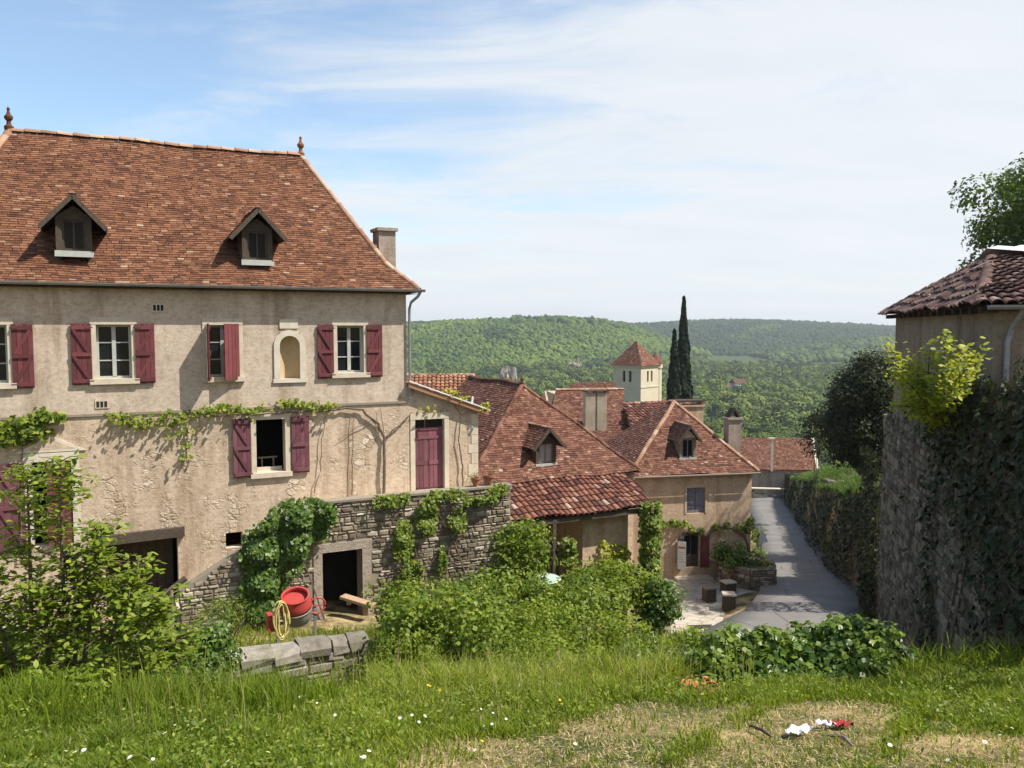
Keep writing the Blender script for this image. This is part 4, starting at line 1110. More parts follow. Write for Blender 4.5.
mb = MB(); 
for (zz, hh, pr, nm) in ((ze-4.0,.22,.1,'string_course'), (ze-.35,.34,.18,'cornice')):
    mb = MB(); mb.box(-pr, S_+pr, -pr, -.003, zz, zz+hh); mb.box(-pr, -.003, -.002, S_+pr, zz, zz+hh); mb.box(S_+.003, S_+pr, -.002, S_+pr, zz, zz+hh); mb.build(nm, M['church'], CH)
mb = MB(); und = MB(); o_ = .4; cs = [(-o_,-o_,ze),(S_+o_,-o_,ze),(S_+o_,S_+o_,ze),(-o_,S_+o_,ze)]; ap = (S_/2,S_/2,za)
for k in range(4): tile_face(mb, [cs[k], cs[(k+1)%4], ap], .35, .22, .03, 0, 1, und, 0)
roof = mb.build('roof', M['tile_red'], CH); und.build('roof_underside', M['under'], roof)
mb = MB(); tx, ty = S_+.55, 1.0
mb.lathe([(1.2, 0), (1.2, ze-.6), (1.35, ze-.59), (1.35, ze+.3)], (tx, ty, 0), 14)
tu = mb.build('turret', M['church'], CH)
mb = MB(); mb.lathe([(1.5, ze+.3), (1.3, ze+.7), (.55, ze+1.7), (.0, ze+2.4)], (tx, ty, 0), 14); mb.build('turret_roof', M['tile_red'], tu)

# ------------------------------------------------------------------ far house on the bend
A8 = R(-3)
p8 = at(815, 468, 88); HF8 = Fr(p8.x, p8.y, -20.0, A8)
E8 = empty('roadside_house', HF8.o, A8, 'house with long plain red roof where the street bends away', 'house')
a0, a1 = HF8.hit(735,471,0), HF8.hit(817,470,0); a2, a3 = HF8.hit(811,438,3.4), HF8.hit(738,438,3.4)
mb = MB(); und = MB(); tile_face(mb, [(a0.x-1,0,a1.z),(a1.x,0,a1.z),(a2.x,3.4,a2.z),(a3.x-1,3.4,a2.z)], .2, .14, .02, 0, 1.3, und, 0)
und.poly([(a2.x,3.4,a2.z),(a3.x-1,3.4,a2.z),(a3.x-1,6.8,a1.z),(a2.x,6.8,a1.z)])
roof = mb.build('roof', M['tile_red'], E8); und.build('roof_underside', M['under'], roof)
mb = MB(); mb.box(a0.x-.8,a1.x-.3,.3,6.5,-2,a1.z-.05); mb.prism([(a1.x-.3,.3,a1.z-.05),(a1.x-.3,6.5,a1.z-.05),(a2.x-.3+.4,3.4,a2.z-.1)], (.2,0,0)); mb.build('wall', M['grey_render'], E8)
mb = MB(); mb.bar((a1.x+.12,-.1,a1.z-.1),(a2.x+.12,3.4,a2.z+.06),.3,.12); mb.bar((a1.x+.12,-.1,a1.z-1.6),(a1.x+.12,-.1,a1.z-.1),.35,.35); mb.build('gable_verge', M['whitestone'], roof)
c_ = HF8.hit(772, 460, -.6); ct = HF8.hit(772, 438, -.6)
mb = MB(); mb.box(c_.x-.12,c_.x+.12,-.65,-.41,c_.z-1.2,ct.z-.12); mb.box(c_.x-.36,c_.x+.24,-.75,-.31,ct.z-.119,ct.z); mb.build('chimney_pipe', M['lime'], E8)
# low parapet at the bend
pw = at(770, 484, 86)
LW = empty('parapet', (pw.x, pw.y, gz(pw.x, pw.y)), R(-8), 'low pale stone parapet on the outside of the road bend', 'parapet')
mb = MB(); stone_face(mb, (-2.2,-.3,-.2), (1,0,0), (0,-1,0), lambda s: 1.5, 4.6, 0, (), (.3,.7), (.18,.3), (0,.05)); mb.box(-2.2,2.4,-.29,.2,-.2,1.25,1); mb.box(-2.25,2.45,-.36,.26,1.31,1.42,1); mb.build('parapet_stones', [M['rubble_low'], M['lime']], LW)
# white marker at the corner of the cream house
ms = HF3.wor(.32, -.6, 0); 
MS = empty('marker_board', (ms.x, ms.y, gz(ms.x, ms.y)), A3, 'small white triangular board leaning at the cream house corner', 'board')
mb = MB(); hz = at(756,526,38.5).z - gz(ms.x, ms.y); mb.prism([(-.22,0,hz-.9),(.26,0,hz-.75),(-.12,0,hz)], (0,.04,0)); mb.bar((-.05,.06,-.2),(-.05,.06,hz-.3),.06,.06); mb.build('board_panel', M['white'], MS)

# cafe yard
pz = -11.78
mb = MB(); yard = [(4.6,31.0),(8.9,29.9),(10.2,32.2),(11.6,36.4),(11.9,38.6),(5.2,38.2)]
mb.prism([(x, y, pz-.5) for x, y in yard], (0,0,.5)); tag(mb.build('courtyard', M['paving']), kind='structure')
for i, (px, py, w_, h_, lab, tm) in enumerate(((709, 601, .46, .62, 'dark square block standing alone on the pale paving', 'wood_grey'), (728.5, 610, .5, .72, 'dark square block with pale top nearest the road', 'lime'), (728, 592, .5, .5, 'pale topped block tight against the planter wall', 'lime'))):
    r_ = ray(px, py); p = r_*(pz/r_.z)
    st_ = empty('stone_block', (p.x, p.y, pz), R((12, -8, 20)[i]), lab, 'block')
    mb = MB(); mb.box(-w_/2,w_/2,-w_/2,w_/2,0,h_-.06); mb.build('body', M['wood_dark'], st_)
    mb = MB(); mb.box(-w_/2-.02,w_/2+.02,-w_/2-.02,w_/2+.02,h_-.058,h_); mb.build('top_slab', M[tm], st_)
r_ = ray(701, 627); p = r_*(pz/r_.z)
gr_ = empty('drain_grate', (p.x, p.y, pz+.005), R(5), 'long rusty drain grate let into the yard paving', 'grate')
mb = MB()
for k in range(9): mb.box(-.45+k*.1,-.38+k*.1,-.14,.14,0,.02)
mb.box(-.5,.5,-.18,-.141,0,.022); mb.box(-.5,.5,.141,.18,0,.022); mb.build('grate_bars', M['iron'], gr_)
# planter wall
pa = [HF3.wor(-2.1,-1.0,0), HF3.wor(-1.2,-2.3,0), HF3.wor(-.1,-2.55,0), HF3.wor(.35,-1.6,0), HF3.wor(.4,-.2,0)]
PW = empty('planter_wall', (pa[2].x, pa[2].y, pz), 0, 'curved dry stone planter wall beside the cafe door', 'planter')
mb = MB(); hp = 1.1
for k in range(4):
    a, b = pa[k]-pa[2], pa[k+1]-pa[2]; a.z = b.z = -.1; u = b-a
    stone_face(mb, a, u, (u.y,-u.x,0), lambda s: hp, u.length, 0, (), (.15,.4), (.1,.2), (0,.08))
    mb.poly([a,b,b+Vector((0,0,hp)),a+Vector((0,0,hp))], 1)
mb.poly([p-pa[2]+Vector((0,0,hp-.1)) for p in pa] + [HF3.wor(-2.1,-.05,0)-pa[2]+Vector((0,0,hp-.1))], 2)
mb.build('planter_stones', [M['rubble'], M['mortar_dark'], M['soil']], PW)
# ------------------------------------------------------------------ right-hand walls
def wall_run(root, pts, tops, bots, thick, mat, core, cw, ch, prot, batter=.04, back=True):
    """retaining wall along pts (world), faced on its left side"""
    mb = MB(); o = root.location
    for k in range(len(pts)-1):
        a = Vector((*pts[k], 0)); b = Vector((*pts[k+1], 0)); u = b-a; L = u.length; n = Vector((-u.y, u.x, 0)).normalized()
        z0 = min(bots[k], bots[k+1]); a0 = a - o; a0.z = z0 - o.z
        bt = batter*(tops[k]-z0)
        tf = lambda s, k=k, L=L, z0=z0: tops[k] + (tops[k+1]-tops[k])*s/L - z0 + .05*math.sin(s*2.3)+.04*math.sin(s*5.1)
        stone_face(mb, a0, u, n, tf, L, 0, (), cw, ch, prot, 0, batter)
        h0, h1 = tops[k]-z0, tops[k+1]-z0
        b0 = a0 + u
        P = [a0, b0, b0 - n*batter*h1 + Vector((0,0,h1-.05)), a0 - n*batter*h0 + Vector((0,0,h0-.05))]
        mb.poly(P, 1)
        mb.poly([P[3], P[2], P[2]-n*thick, P[3]-n*thick], 1)
        mb.poly([P[3]-n*thick, P[2]-n*thick, b0-n*thick-n*.3, a0-n*thick-n*.3], 1)
        if k == len(pts)-2:
            e = u.normalized()
            mb.poly([P[1], P[1]-n*thick, P[2]-n*thick, P[2]], 1)
            stone_face(mb, b0 - n*thick, n, e, lambda s: h1, thick, 0, (), cw, ch, prot, 0, 0)
    return mb.build('wall_stones', [mat, core], root)
bigp = [(20,7.1),(9.9,8.3),(6.3,9.62),(7.7,14.8),(9.3,20.6)]
bt = [-.3,-.4,-.55,-1.3,-2.15]; bb = [-4.2,-4.4,-5.0,-7.2,-8.9]
BW = empty('garden_wall', (7.7,14.8,-7.2), 0, 'tall dark rubble retaining wall below the grey house, ivy at its top', 'wall')
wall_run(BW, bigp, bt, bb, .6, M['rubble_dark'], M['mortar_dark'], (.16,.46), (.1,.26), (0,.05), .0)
rp = [(12.95,28.6),(13.5,31.0),(15.9,38.6),(18.95,48.0),(22.5,63.0),(26.2,79.0)]
rt = [-5.3,-5.9,-7.2,-9.6,-11.5,-14.0]; rb = [-10.7,-11.1,-12.6,-14.2,-15.8,-17.5]
RW = empty('roadside_wall', (15.9,38.6,-12.6), 0, 'long shaded stone wall with grassy top along the right of the street', 'wall')
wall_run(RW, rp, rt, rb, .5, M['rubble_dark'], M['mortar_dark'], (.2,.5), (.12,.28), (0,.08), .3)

# grey house on the terrace at right
n0 = Vector((7.02,12.11,0)); f0 = Vector((9.2,19.95,0)); wd = (f0-n0); WLn = wd.length; A9 = math.atan2(-wd.x, wd.y) + math.pi/2
# frame: x along the left wall from near to far, y towards the right
A9 = math.atan2(wd.y, wd.x)
TF = Fr(n0.x, n0.y, -2.6, A9)     # +y points left of wd, so the house lies at negative y
TH_ = empty('grey_house', TF.o, A9, 'grey rendered house with low canal tile roof on top of the right wall', 'house')
ze = 2.6+.37; za = 2.6+1.33
mb = MB(); D_ = 7.0
mb.poly([(0,0,-1),(WLn,0,-1),(WLn,0,ze),(0,0,ze)]); mb.poly([(0,0,-1),(0,0,ze),(0,-D_,ze),(0,-D_,-1)]); mb.poly([(WLn,0,-1),(WLn,-D_,-1),(WLn,-D_,ze),(WLn,0,ze)]); mb.poly([(0,-D_,-1),(0,-D_,ze),(WLn,-D_,ze),(WLn,-D_,-1)])
mb.build('wall', M['dark_render'], TH_)
ov = .27; c = [(-ov,ov,ze-.05),(WLn+ov,ov,ze-.05),(WLn+ov,-D_-ov,ze-.05),(-ov,-D_-ov,ze-.05)]
ap = (WLn*.5+.1,-1.0,za); a2 = (WLn*.5+.1,-D_+1.0,za)
mb = MB()
canal_face(mb, [c[1], c[0], ap], .17, .27, .072, 0, mb, 1)
canal_face(mb, [c[0], c[3], a2, ap], .17, .27, .072, 0, mb, 1)
mb.poly([c[2], c[1], ap, a2], 1); mb.poly([c[3], c[2], a2], 1)
mb.poly([(x, y, z-.09) for x, y, z in c], 1)
sag(mb, .025, 2.1); roof = mb.build('roof', [M['tile_grey'], M['under']], TH_)
mb = MB(); ridge_line(mb, ap, c[0], .1, .33); ridge_line(mb, ap, c[1], .1, .33); ridge_line(mb, ap, a2, .11, .33); mb.build('ridge_tiles', M['tile_grey'], roof)
for k in range(16): x = -.1 + k*WLn/15; mb = MB(); mb.bar((x, .0, ze-.12), (x, ov-.04, ze-.13), .09, .09); mb.build('rafter_end', M['wood_dark'], roof)
mb = MB(); nn = 8; pr_ = [(math.cos(math.pi + math.pi*k/nn)*.07, math.sin(math.pi + math.pi*k/nn)*.07) for k in range(nn+1)]
mb.add([(-ov-.06+a, y, ze-.06+b) for y in (ov-.1,-D_) for a, b in pr_], [(k,k+1,nn+2+k,nn+1+k) for k in range(nn)]); mb.build('gutter', M['zinc'], roof)
mb = MB(); mb.tube([(-.3,-.3,ze-.1),(-.1,-.2,ze-.4),(-.07,-.16,ze-.6),(-.07,-.16,0)], .04, 8); mb.build('downpipe', M['zinc'], TH_)
# pale sheeting over the ridge
mb = MB()
s_ = Vector(ap); q2 = Vector(a2); cN = Vector(c[0]).lerp(Vector(c[3]), .5)
up = Vector((0,0,.16)); d1 = (q2-s_).normalized(); dn = (Vector((c[0][0], ap[1], c[0][2])) - s_).normalized()
P = [s_+up-d1*.1, s_+up+d1*4.2, s_+up+d1*4.2+dn*1.2+up*.2, s_+up+d1*.9+dn*1.2+up*.2]
n_ = 22
for k in range(n_):
    f0_, f1_ = k/n_, (k+1)/n_; hh = Vector((0,0,.05 if k % 2 else 0)); h2 = Vector((0,0,0 if k % 2 else .05))
    mb.poly([P[0].lerp(P[1],f0_)+hh, P[0].lerp(P[1],f1_)+h2, P[3].lerp(P[2],f1_)+h2, P[3].lerp(P[2],f0_)+hh])
bk_ = Vector((-dn.x, -dn.y, dn.z)) 
mb.poly([P[0], P[1], P[1]+bk_*1.4, P[0]+bk_*1.4])
mb.build('ridge_sheeting', M['white'], roof)

# ------------------------------------------------------------------ low wall, mixer, hose, pots
LWL = empty('low_garden_wall', (*at(290,640,13).xy, gz(*at(290,640,13).xy)-.2), A1, 'low lichened grey stone wall stub in front of the mixer', 'wall')
bz = LWL.location.z; tz_ = -5.1 - bz
mb = MB(); mb.box(-1.15,1.2,-.2,.2,-.4,tz_-.16,1)
stone_face(mb, (-1.17,-.2,-.4), (1,0,0), (0,-1,0), lambda s: tz_-.14+.4, 2.36, 0, (), (.18,.5), (.1,.2), (0,.05)); stone_face(mb, (-1.17,.2,-.4), (0,-1,0), (-1,0,0), lambda s: tz_-.14+.4, .4, 0, (), (.15,.3), (.1,.2), (0,.05))
mb.build('wall_stones', [M['rubble_low'], M['mortar']], LWL)
mb = MB()
for (a, b, dz) in ((-1.2,-.82,0), (-.81,-.3,.02), (-.29,.1,-.015), (.11,.62,.01), (.63,.9,-.02), (.91,1.22,-.01)):
    V = []
    for (x, i) in ((a, 0), (b, 1)):
        for (y, z) in ((-.27,-.15),(-.26,-.05),(-.16,.02),(.12,.03),(.24,-.04),(.26,-.15)): V.append((x+random.uniform(-.03,.03), y+random.uniform(-.035,.035), tz_+z+dz+random.uniform(-.03,.03)))
    mb.add(V, [(k, k+1, 7+k, 6+k) for k in range(5)] + [tuple(range(6))[::-1], tuple(range(6,12))])
mb.build('coping', M['rubble_low'], LWL)

mx = at(297, 640, 15.9); mz = gz(mx.x, mx.y)
CM = empty('cement_mixer', (mx.x, mx.y, mz), A1, 'red and grey drum cement mixer standing in the yard behind the low wall', 'cement mixer')
tz = at(297, 590, 15.9).z - mz
RT_ = Matrix.Rotation(R(-8), 3, 'Y') @ Matrix.Rotation(R(20), 3, 'X')
cc = Vector((0, .05, tz-.33))
mb = MB(); mb.lathe([(.3,-.02),(.31,.03),(.295,.1),(.27,.2),(.26,.24),(.28,.26),(.24,.255),(.245,.2),(.265,.1),(.27,.02)], cc, 24, 0, RT_)
mb.build('drum_cone', M['red_plastic'], CM, True)
mb = MB(); mb.lathe([(.04,-.4),(.2,-.38),(.26,-.32),(.295,-.22),(.305,-.1),(.305,-.025),(.315,-.02),(.315,-.06),(.306,-.065)], cc, 24, 0, RT_); mb.build('drum_bowl', M['steel'], CM, True)
mb = MB(); mb.lathe([(.25,.15),(.0,.16)], cc, 20, 0, RT_); mb.build('drum_lid', M['red_plastic'], CM)
mb = MB(); mb.bar((.36,0,.0),(.36,0,tz-.42),.05,.05); mb.bar((-.36,0,.0),(-.36,0,tz-.42),.05,.05); mb.bar((-.4,0,tz-.62),(.4,0,tz-.62),.05,.05)
for s in (-1, 1): mb.bar((s*.36,-.35,.03),(s*.36,.35,.03),.05,.05); mb.bar((s*.36,-.3,.05),(s*.36,0,.5),.035,.035)
mb.bar((-.38,0,tz-.4),(.38,0,tz-.4),.04,.04); mb.build('stand', M['steel'], CM)
mb = MB(); mb.box(-.56,-.4,-.12,.14,tz-.72,tz-.4); mb.build('motor_box', M['red_plastic'], CM)
mb = MB(); mb.tube([(.4+.16*math.cos(t),-.03,tz-.36+.16*math.sin(t)) for t in [2*math.pi*k/16 for k in range(17)]], .018, 6); mb.bar((.24,-.03,tz-.36),(.56,-.03,tz-.36),.02,.02); mb.build('handwheel', M['red_plastic'], CM)
hp_ = at(281, 603, 15.5)
HS = empty('garden_hose', (hp_.x, hp_.y, mz), A1, 'yellow garden hose hanging in loops from the mixer motor', 'hose')
mb = MB(); pts = []
hz = hp_.z - mz
for k in range(180):
    t = 2*math.pi*k/20; rr_ = .11 + .05*math.sin(k*.21)
    pts.append((rr_*math.cos(t)+.01*math.sin(k*.7), .05*math.sin(k*.33)-.02, hz - .33 - .02*math.cos(k*.4) + (.33+.03*math.sin(k*.17))*math.sin(t)))
mb.tube(pts, .013, 6); mb.build('hose_loops', M['hose'], HS, True)
# pots on the terrace corner
for i, (px, py, s, lab) in enumerate(((475.5, 484, .85, 'larger terracotta pot on the terrace edge nearest the plum door'), (489, 485, 1.0, 'terracotta pot on the terrace corner with trailing green plant'))):
    hh = Hf.hit(px, py, TY+.14)
    p = Hf.wor(hh.x, TY+.14, TZ+.09)
    PT = empty('flower_pot', p, A1, lab, 'flower pot')
    mb = MB(); mb.lathe([(.09*s,0),(.14*s,.2*s),(.16*s,.2*s),(.16*s,.26*s),(.135*s,.26*s),(.13*s,.21*s),(0,.2*s)], (0,0,0), 14); mb.build('pot', M['terracotta'], PT)
    P, N, rn = clump_pts([((.05*(i*2-1),-.03,.36*s), .2*s), ((.16*(i*2-1),-.05,.27*s), .15)], 900, .3, .6)
    leaf_mesh('foliage', P, N, .06, M['leaf_bush'], PT, 'narrow', rnd=rn)
    mb = MB(); 
    for k in range(4): mb.tube([(0,0,.2*s),(.08*math.cos(k*1.6),.06*math.sin(k*1.6),.42*s)], .008, 4)
    mb.build('stem', M['stem'], PT)
# things by the basement opening: slabs and a rusty bar
for (px, py, Y, sz, lab) in ((158, 622, 18.3, (.5,.4,.32), 'pale stone block by the dark basement opening'), (176, 628, 18.0, (.4,.35,.2), 'flat pale stone slab on the yard grass')):
    p = at(px, py, Y); zg = gz(p.x, p.y)
    SB = empty('stone_slab', (p.x, p.y, zg-.05), R(15), lab, 'stone')
    mb = MB(); mb.lathe([(sz[0]*.5,0),(sz[0]*.56,sz[2]*.5),(sz[0]*.5,sz[2]*.95),(sz[0]*.3,sz[2])], (0,0,0), 7); mb.build('slab_body', M['rubble_low'], SB)
p0, p1 = at(150, 602, 18.6), at(186, 578, 18.9)
BR = empty('timber_pole', (p0.x, p0.y, gz(p0.x,p0.y)), 0, 'dark timber pole leaning from the stair wall on a short pale post', 'pole')
o_ = BR.location
mb = MB(); mb.tube([p0-o_, (p0+p1)/2-o_+Vector((0,0,-.03)), p1-o_], [.06,.055,.07], 8); mb.build('pole_shaft', M['wood_dark'], BR)
pp = at(171, 590, 18.75) - o_
mb = MB(); mb.tube([(pp.x,pp.y,-.1),(pp.x,pp.y,pp.z)], .05, 8); mb.build('post', M['wood_grey'], BR)
# garden table by the porch
pt = at(543, 578, 24.5); zg = gz(pt.x, pt.y)
GT = empty('garden_table', (pt.x, pt.y, zg), 0, 'round pale green garden table in front of the porch', 'table')
ht = max(.7, pt.z - zg)
mb = MB(); mb.lathe([(.0,ht-.05),(.52,ht-.05),(.55,ht-.02),(.52,ht),(0,ht)], (0,0,0), 24); mb.build('tabletop', m_plain('pale_green_paint', (.4,.5,.42), (.33,.42,.35), 8, .5, 0), GT)
mb = MB(); mb.tube([(0,0,0),(0,0,ht-.05)], .04, 8); 
for k in range(3): mb.bar((0,0,.25),(.4*math.cos(k*2.1),.4*math.sin(k*2.1),.02),.04,.04)
mb.build('pedestal', M['iron'], GT)
M['leaf_hedge'] = m_leaf('hedge_ivy_leaf', [(0, (.04,.08,.012)), (.5, (.1,.165,.02)), (1, (.2,.26,.04))], .3, .4, .35)
# ------------------------------------------------------------------ creepers on walls
def hw(x, y, z): return Hf.wor(x, y, z)
NF = -Hf.n      # outward normal of the farmhouse front
def vine_on_front(name, label, spots, stems, leaf, mat, per=55, cat='vine', shape='ivy', nrm=(0,-.6,.5), leafshadow=.12):
    """spots: (x, z, spread, count) in the farmhouse front plane; stems: polylines of (x, y, z)"""
    root = empty(name, Hf.wor(spots[0][0], -.1, 0), A1, label, cat)
    off = Vector((-spots[0][0], .1, 0))
    P = []; 
    for (x, z, s, n) in spots:
        k = int(n)
        P.append(np.stack([rng.normal(x, s, k), -np.abs(rng.normal(.0, leafshadow, k)) - .05, rng.normal(z, s*.45, k) ], 1))
    P = np.vstack(P) + np.array(off)
    N = np.array(nrm)[None,:] + rng.normal(size=P.shape)*.45
    leaf_mesh('foliage', P, N, leaf, mat, root, shape)
    mb = MB()
    for pts, r0_, r1_ in stems:
        pts = [Vector(p)+off for p in pts]; n = len(pts)
        # wobble the stem
        fine = []
        for i in range(n-1):
            for k in range(4): fine.append(pts[i].lerp(pts[i+1], k/4) + Vector((random.uniform(-.02,.02), random.uniform(-.015,.01), random.uniform(-.02,.02))))
        fine.append(pts[-1]); m_ = len(fine)
        mb.tube(fine, [r0_ + (r1_-r0_)*i/(m_-1) for i in range(m_)], 6)
    mb.build('stem', M['stem'], root)
    return root
def fp(px, py, y=-.08):
    q = Hf.hit(px, py, y); return (q.x, y, q.z)
sp = []
for px, py, n, s in ((116,417,60,.12),(128,419,60,.12),(140,424,70,.12),(151,422,40,.12),(168,414,45,.13),(178,418,50,.14),(190,415,45,.12),(203,411,60,.13),(216,409,60,.12),(228,408,60,.12),(240,409,55,.12),(252,411,45,.12),(180,432,40,.15),(187,446,30,.1),(185,458,26,.08),(172,425,36,.14),(282,404,55,.1),(292,403,55,.1),(302,404,55,.1),(312,406,45,.1),(326,407,45,.1),(333,404,30,.08),(262,409,30,.1)):
    q = fp(px, py); sp.append((q[0], q[2], s*1.2, n*.58))
st = [([fp(384,500,-.1), fp(384,470,-.12), fp(384,438), fp(378,424), fp(362,410), fp(345,408), fp(320,411), fp(300,412), fp(255,414), fp(200,416), fp(160,420), fp(115,424)], .045, .012),
      ([fp(384,440), fp(396,428), fp(405,420), fp(412,412)], .03, .01),
      ([fp(314,494), fp(320,470), fp(322,440), fp(326,415)], .014, .008), ([fp(352,494), fp(352,460), fp(354,412)], .014, .008),
      ([fp(384,437), fp(372,420), fp(352,430), fp(338,440)], .015, .006), ([fp(190,412), fp(186,440), fp(186,462)], .01, .005), ([fp(385,440), fp(382,420), fp(380,405)], .012, .005)]
vine_on_front('grape_vine', 'gnarled grape vine trained along the string course from the terrace', sp, st, .105, M['leaf_sap'])
sp = []
for px, py, n, s in ((4,432,90,.16),(18,428,110,.16),(30,422,120,.16),(42,416,110,.14),(54,418,80,.12),(14,440,60,.16),(36,432,60,.14)):
    q = fp(px, py); sp.append((q[0], q[2], s, n))
st = [([fp(20,560), fp(21,500), fp(22,450), fp(28,425), fp(55,416)], .02, .008)]
vine_on_front('climbing_vine', 'leafy vine bunch above the pedimented window at the left edge', sp, st, .15, M['leaf_bush'])
sp = []
for px, py, n, s in ((452,392,20,.1),(462,398,22,.1),(446,390,14,.08),(485,405,26,.06),(480,409,20,.06),(430,408,12,.12)):
    q = fp(px, py); sp.append((q[0], q[2], s, n))
st = [([fp(463,486,-.1), fp(462,460), fp(458,440), fp(461,415), fp(450,396)], .024, .01), ([fp(461,415), fp(480,408)], .01, .006), ([fp(426,484,-.1), fp(425,450), fp(424,415)], .012, .006)]
vine_on_front('climbing_rose', 'thin bare creeper climbing beside the plum coloured door', sp, st, .11, M['leaf_gold'])

def wall_ivy(name, label, P0, u, n, region, count, leaf, mat, thick=.22, cat='ivy', shape='ivy', lean=None):
    """leaves massed on an upright face; region(s, z) gives 0..1 density"""
    P0 = Vector(P0); root = empty(name, P0, 0, label, cat)
    smin, smax, zmin, zmax, f = region
    S = []; 
    while len(S) < count:
        s = rng.uniform(smin, smax, 4000); z = rng.uniform(zmin, zmax, 4000)
        d = f(s, z) * (.45 + .55*(np.sin(s*5.1+z*2.3)*np.sin(z*6.3-s*3.1) > -.35))
        k = rng.random(4000) < d
        S += list(zip(s[k], z[k]))
    S = np.array(S[:count]); t = thick*(.25 + .75*np.abs(np.sin(S[:,0]*3.7+1)*np.cos(S[:,1]*4.1)))*rng.random(len(S))**.5 + .02
    if lean is not None: t = t - lean(S[:,0], S[:,1])
    U = np.array(u); Nn = np.array(n)
    P = S[:,:1]*U + t[:,None]*Nn + S[:,1:]*np.array([0,0,1])
    N = Nn + np.array([0,0,.45]) + rng.normal(size=P.shape)*.42
    leaf_mesh('foliage', P, N, leaf, mat, root, shape)
    mb = MB()
    for k in range(6):
        a = S[rng.integers(len(S))]; b = S[rng.integers(len(S))]
        p = Vector(U*a[0] + Nn*.05); p.z = zmin; q2 = Vector(U*b[0] + Nn*.06); q2.z = b[1]
        mb.tube([p, p.lerp(q2,.5)+Vector((.06,.02,.1)), q2], [.025,.018,.008], 5)
    mb.build('stem', M['stem'], root)
    return root
P0 = Hf.wor(xl, TY-.05, 0); du = Hf.d
def el(cx, cz, rx, rz):
    return lambda s, z: np.clip(1.6 - 1.3*(((s-cx)/rx)**2 + ((z-cz)/rz)**2), 0, 1)
def many(*fs): return lambda s, z: np.clip(sum(f(s, z) for f in fs), 0, 1)
q = lambda px, py: (Hf.hit(px, py, TY).x - xl, Hf.hit(px, py, TY).z)
c1, c2, c3, c4 = q(300,520), q(272,548), q(262,590), q(318,512)
wall_ivy('ivy', 'dense dark green ivy mounded over the terrace wall left of the doorway', P0, du, NF, (.9, 3.6, -.5, 2.75, many(el(*c1,.85,.55), el(*c2,.75,.8), el(*c3,.55,.6), el(*c4,.4,.3))), 4200, .12, M['leaf_ivy'], .5)
c1, c2, c3, c4, c5, c6 = q(402,540), q(425,515), q(410,570), q(455,520), q(478,500), q(440,560)
wall_ivy('wall_creeper', 'patchy creeper trailing down the terrace wall right of the doorway', P0, du, NF, (4.4, 8.4, -.4, 2.75, many(el(*c1,.3,.55), el(*c2,.3,.5), el(*c3,.3,.3), el(*c4,.25,.35), el(*c5,.55,.13), el(*c6,.14,.4), lambda s, z: .5*(z > 2.3)*(z < 2.62)*(s > 3.5)*(np.sin(s*4) > -.4))), 2300, .1, M['leaf_bush'], .28, 'creeper')
# porch creeper on house two and vine on the cream house
P0 = HF2.wor(-1.15, -2.0, .4)
wall_ivy('porch_creeper', 'thick green creeper wrapped round the right end of the porch', P0, HF2.d, -HF2.n, (-.35, .6, -.2, 4.6, lambda s, z: np.ones_like(s)*.9), 2600, .14, M['leaf_bush'], .55, 'creeper')
P0 = HF2.wor(-2.9, -1.5, .2)
wall_ivy('wall_rose', 'pale climbing shrub against the lit porch wall', P0, HF2.d, -HF2.n, (.0, 1.6, .6, 3.6, many(el(.9,2.2,.6,1.1), el(.3,3.1,.25,.35), el(1.2,1.4,.5,.5))), 700, .13, M['leaf_gold'], .35, 'climbing shrub')
P0 = HF2.wor(-4.5, -1.95, .0)
wall_ivy('hanging_creeper', 'green creeper hanging in the dark opening of the porch', P0, HF2.d, -HF2.n, (-.3, .5, 1.2, 4.4, many(el(.1,3.6,.35,.5), el(.15,2.3,.22,.6), el(.3,3.3,.5,.2))), 520, .15, M['leaf_bush'], .3, 'creeper')
V3 = empty('cottage_vine', HF3.wor(-.25,-.1,0), A3, 'old vine arching over the cafe door of the cream house', 'vine')
def c3p(px, py): h = HF3.hit(px, py, -.1); return Vector((h.x+.25, 0, h.z))
mb = MB(); pts = [c3p(*p) for p in ((748,566),(749,548),(744,535),(733,529),(720,527),(712,531),(706,536),(695,529),(684,525),(672,523),(662,526))]
mb.tube(pts, [.07,.06,.055,.05,.05,.045,.04,.035,.03,.02,.015], 6); mb.tube([c3p(748,566),c3p(740,555),c3p(736,558)],[.06,.05,.03],6); mb.build('stem', M['stem'], V3)
cl = [(c3p(px, py), .22) for px, py in ((664,524),(672,523),(684,524),(692,529),(716,527),(726,526),(738,527),(747,529),(750,521),(700,531),(678,523))]
P, N, rn = clump_pts(cl, -45, .3, .3); leaf_mesh('foliage', P + np.array([0,-.05,0]), N - np.array([0,.4,0]), .15, M['leaf_bush'], V3, 'ivy', rnd=rn)

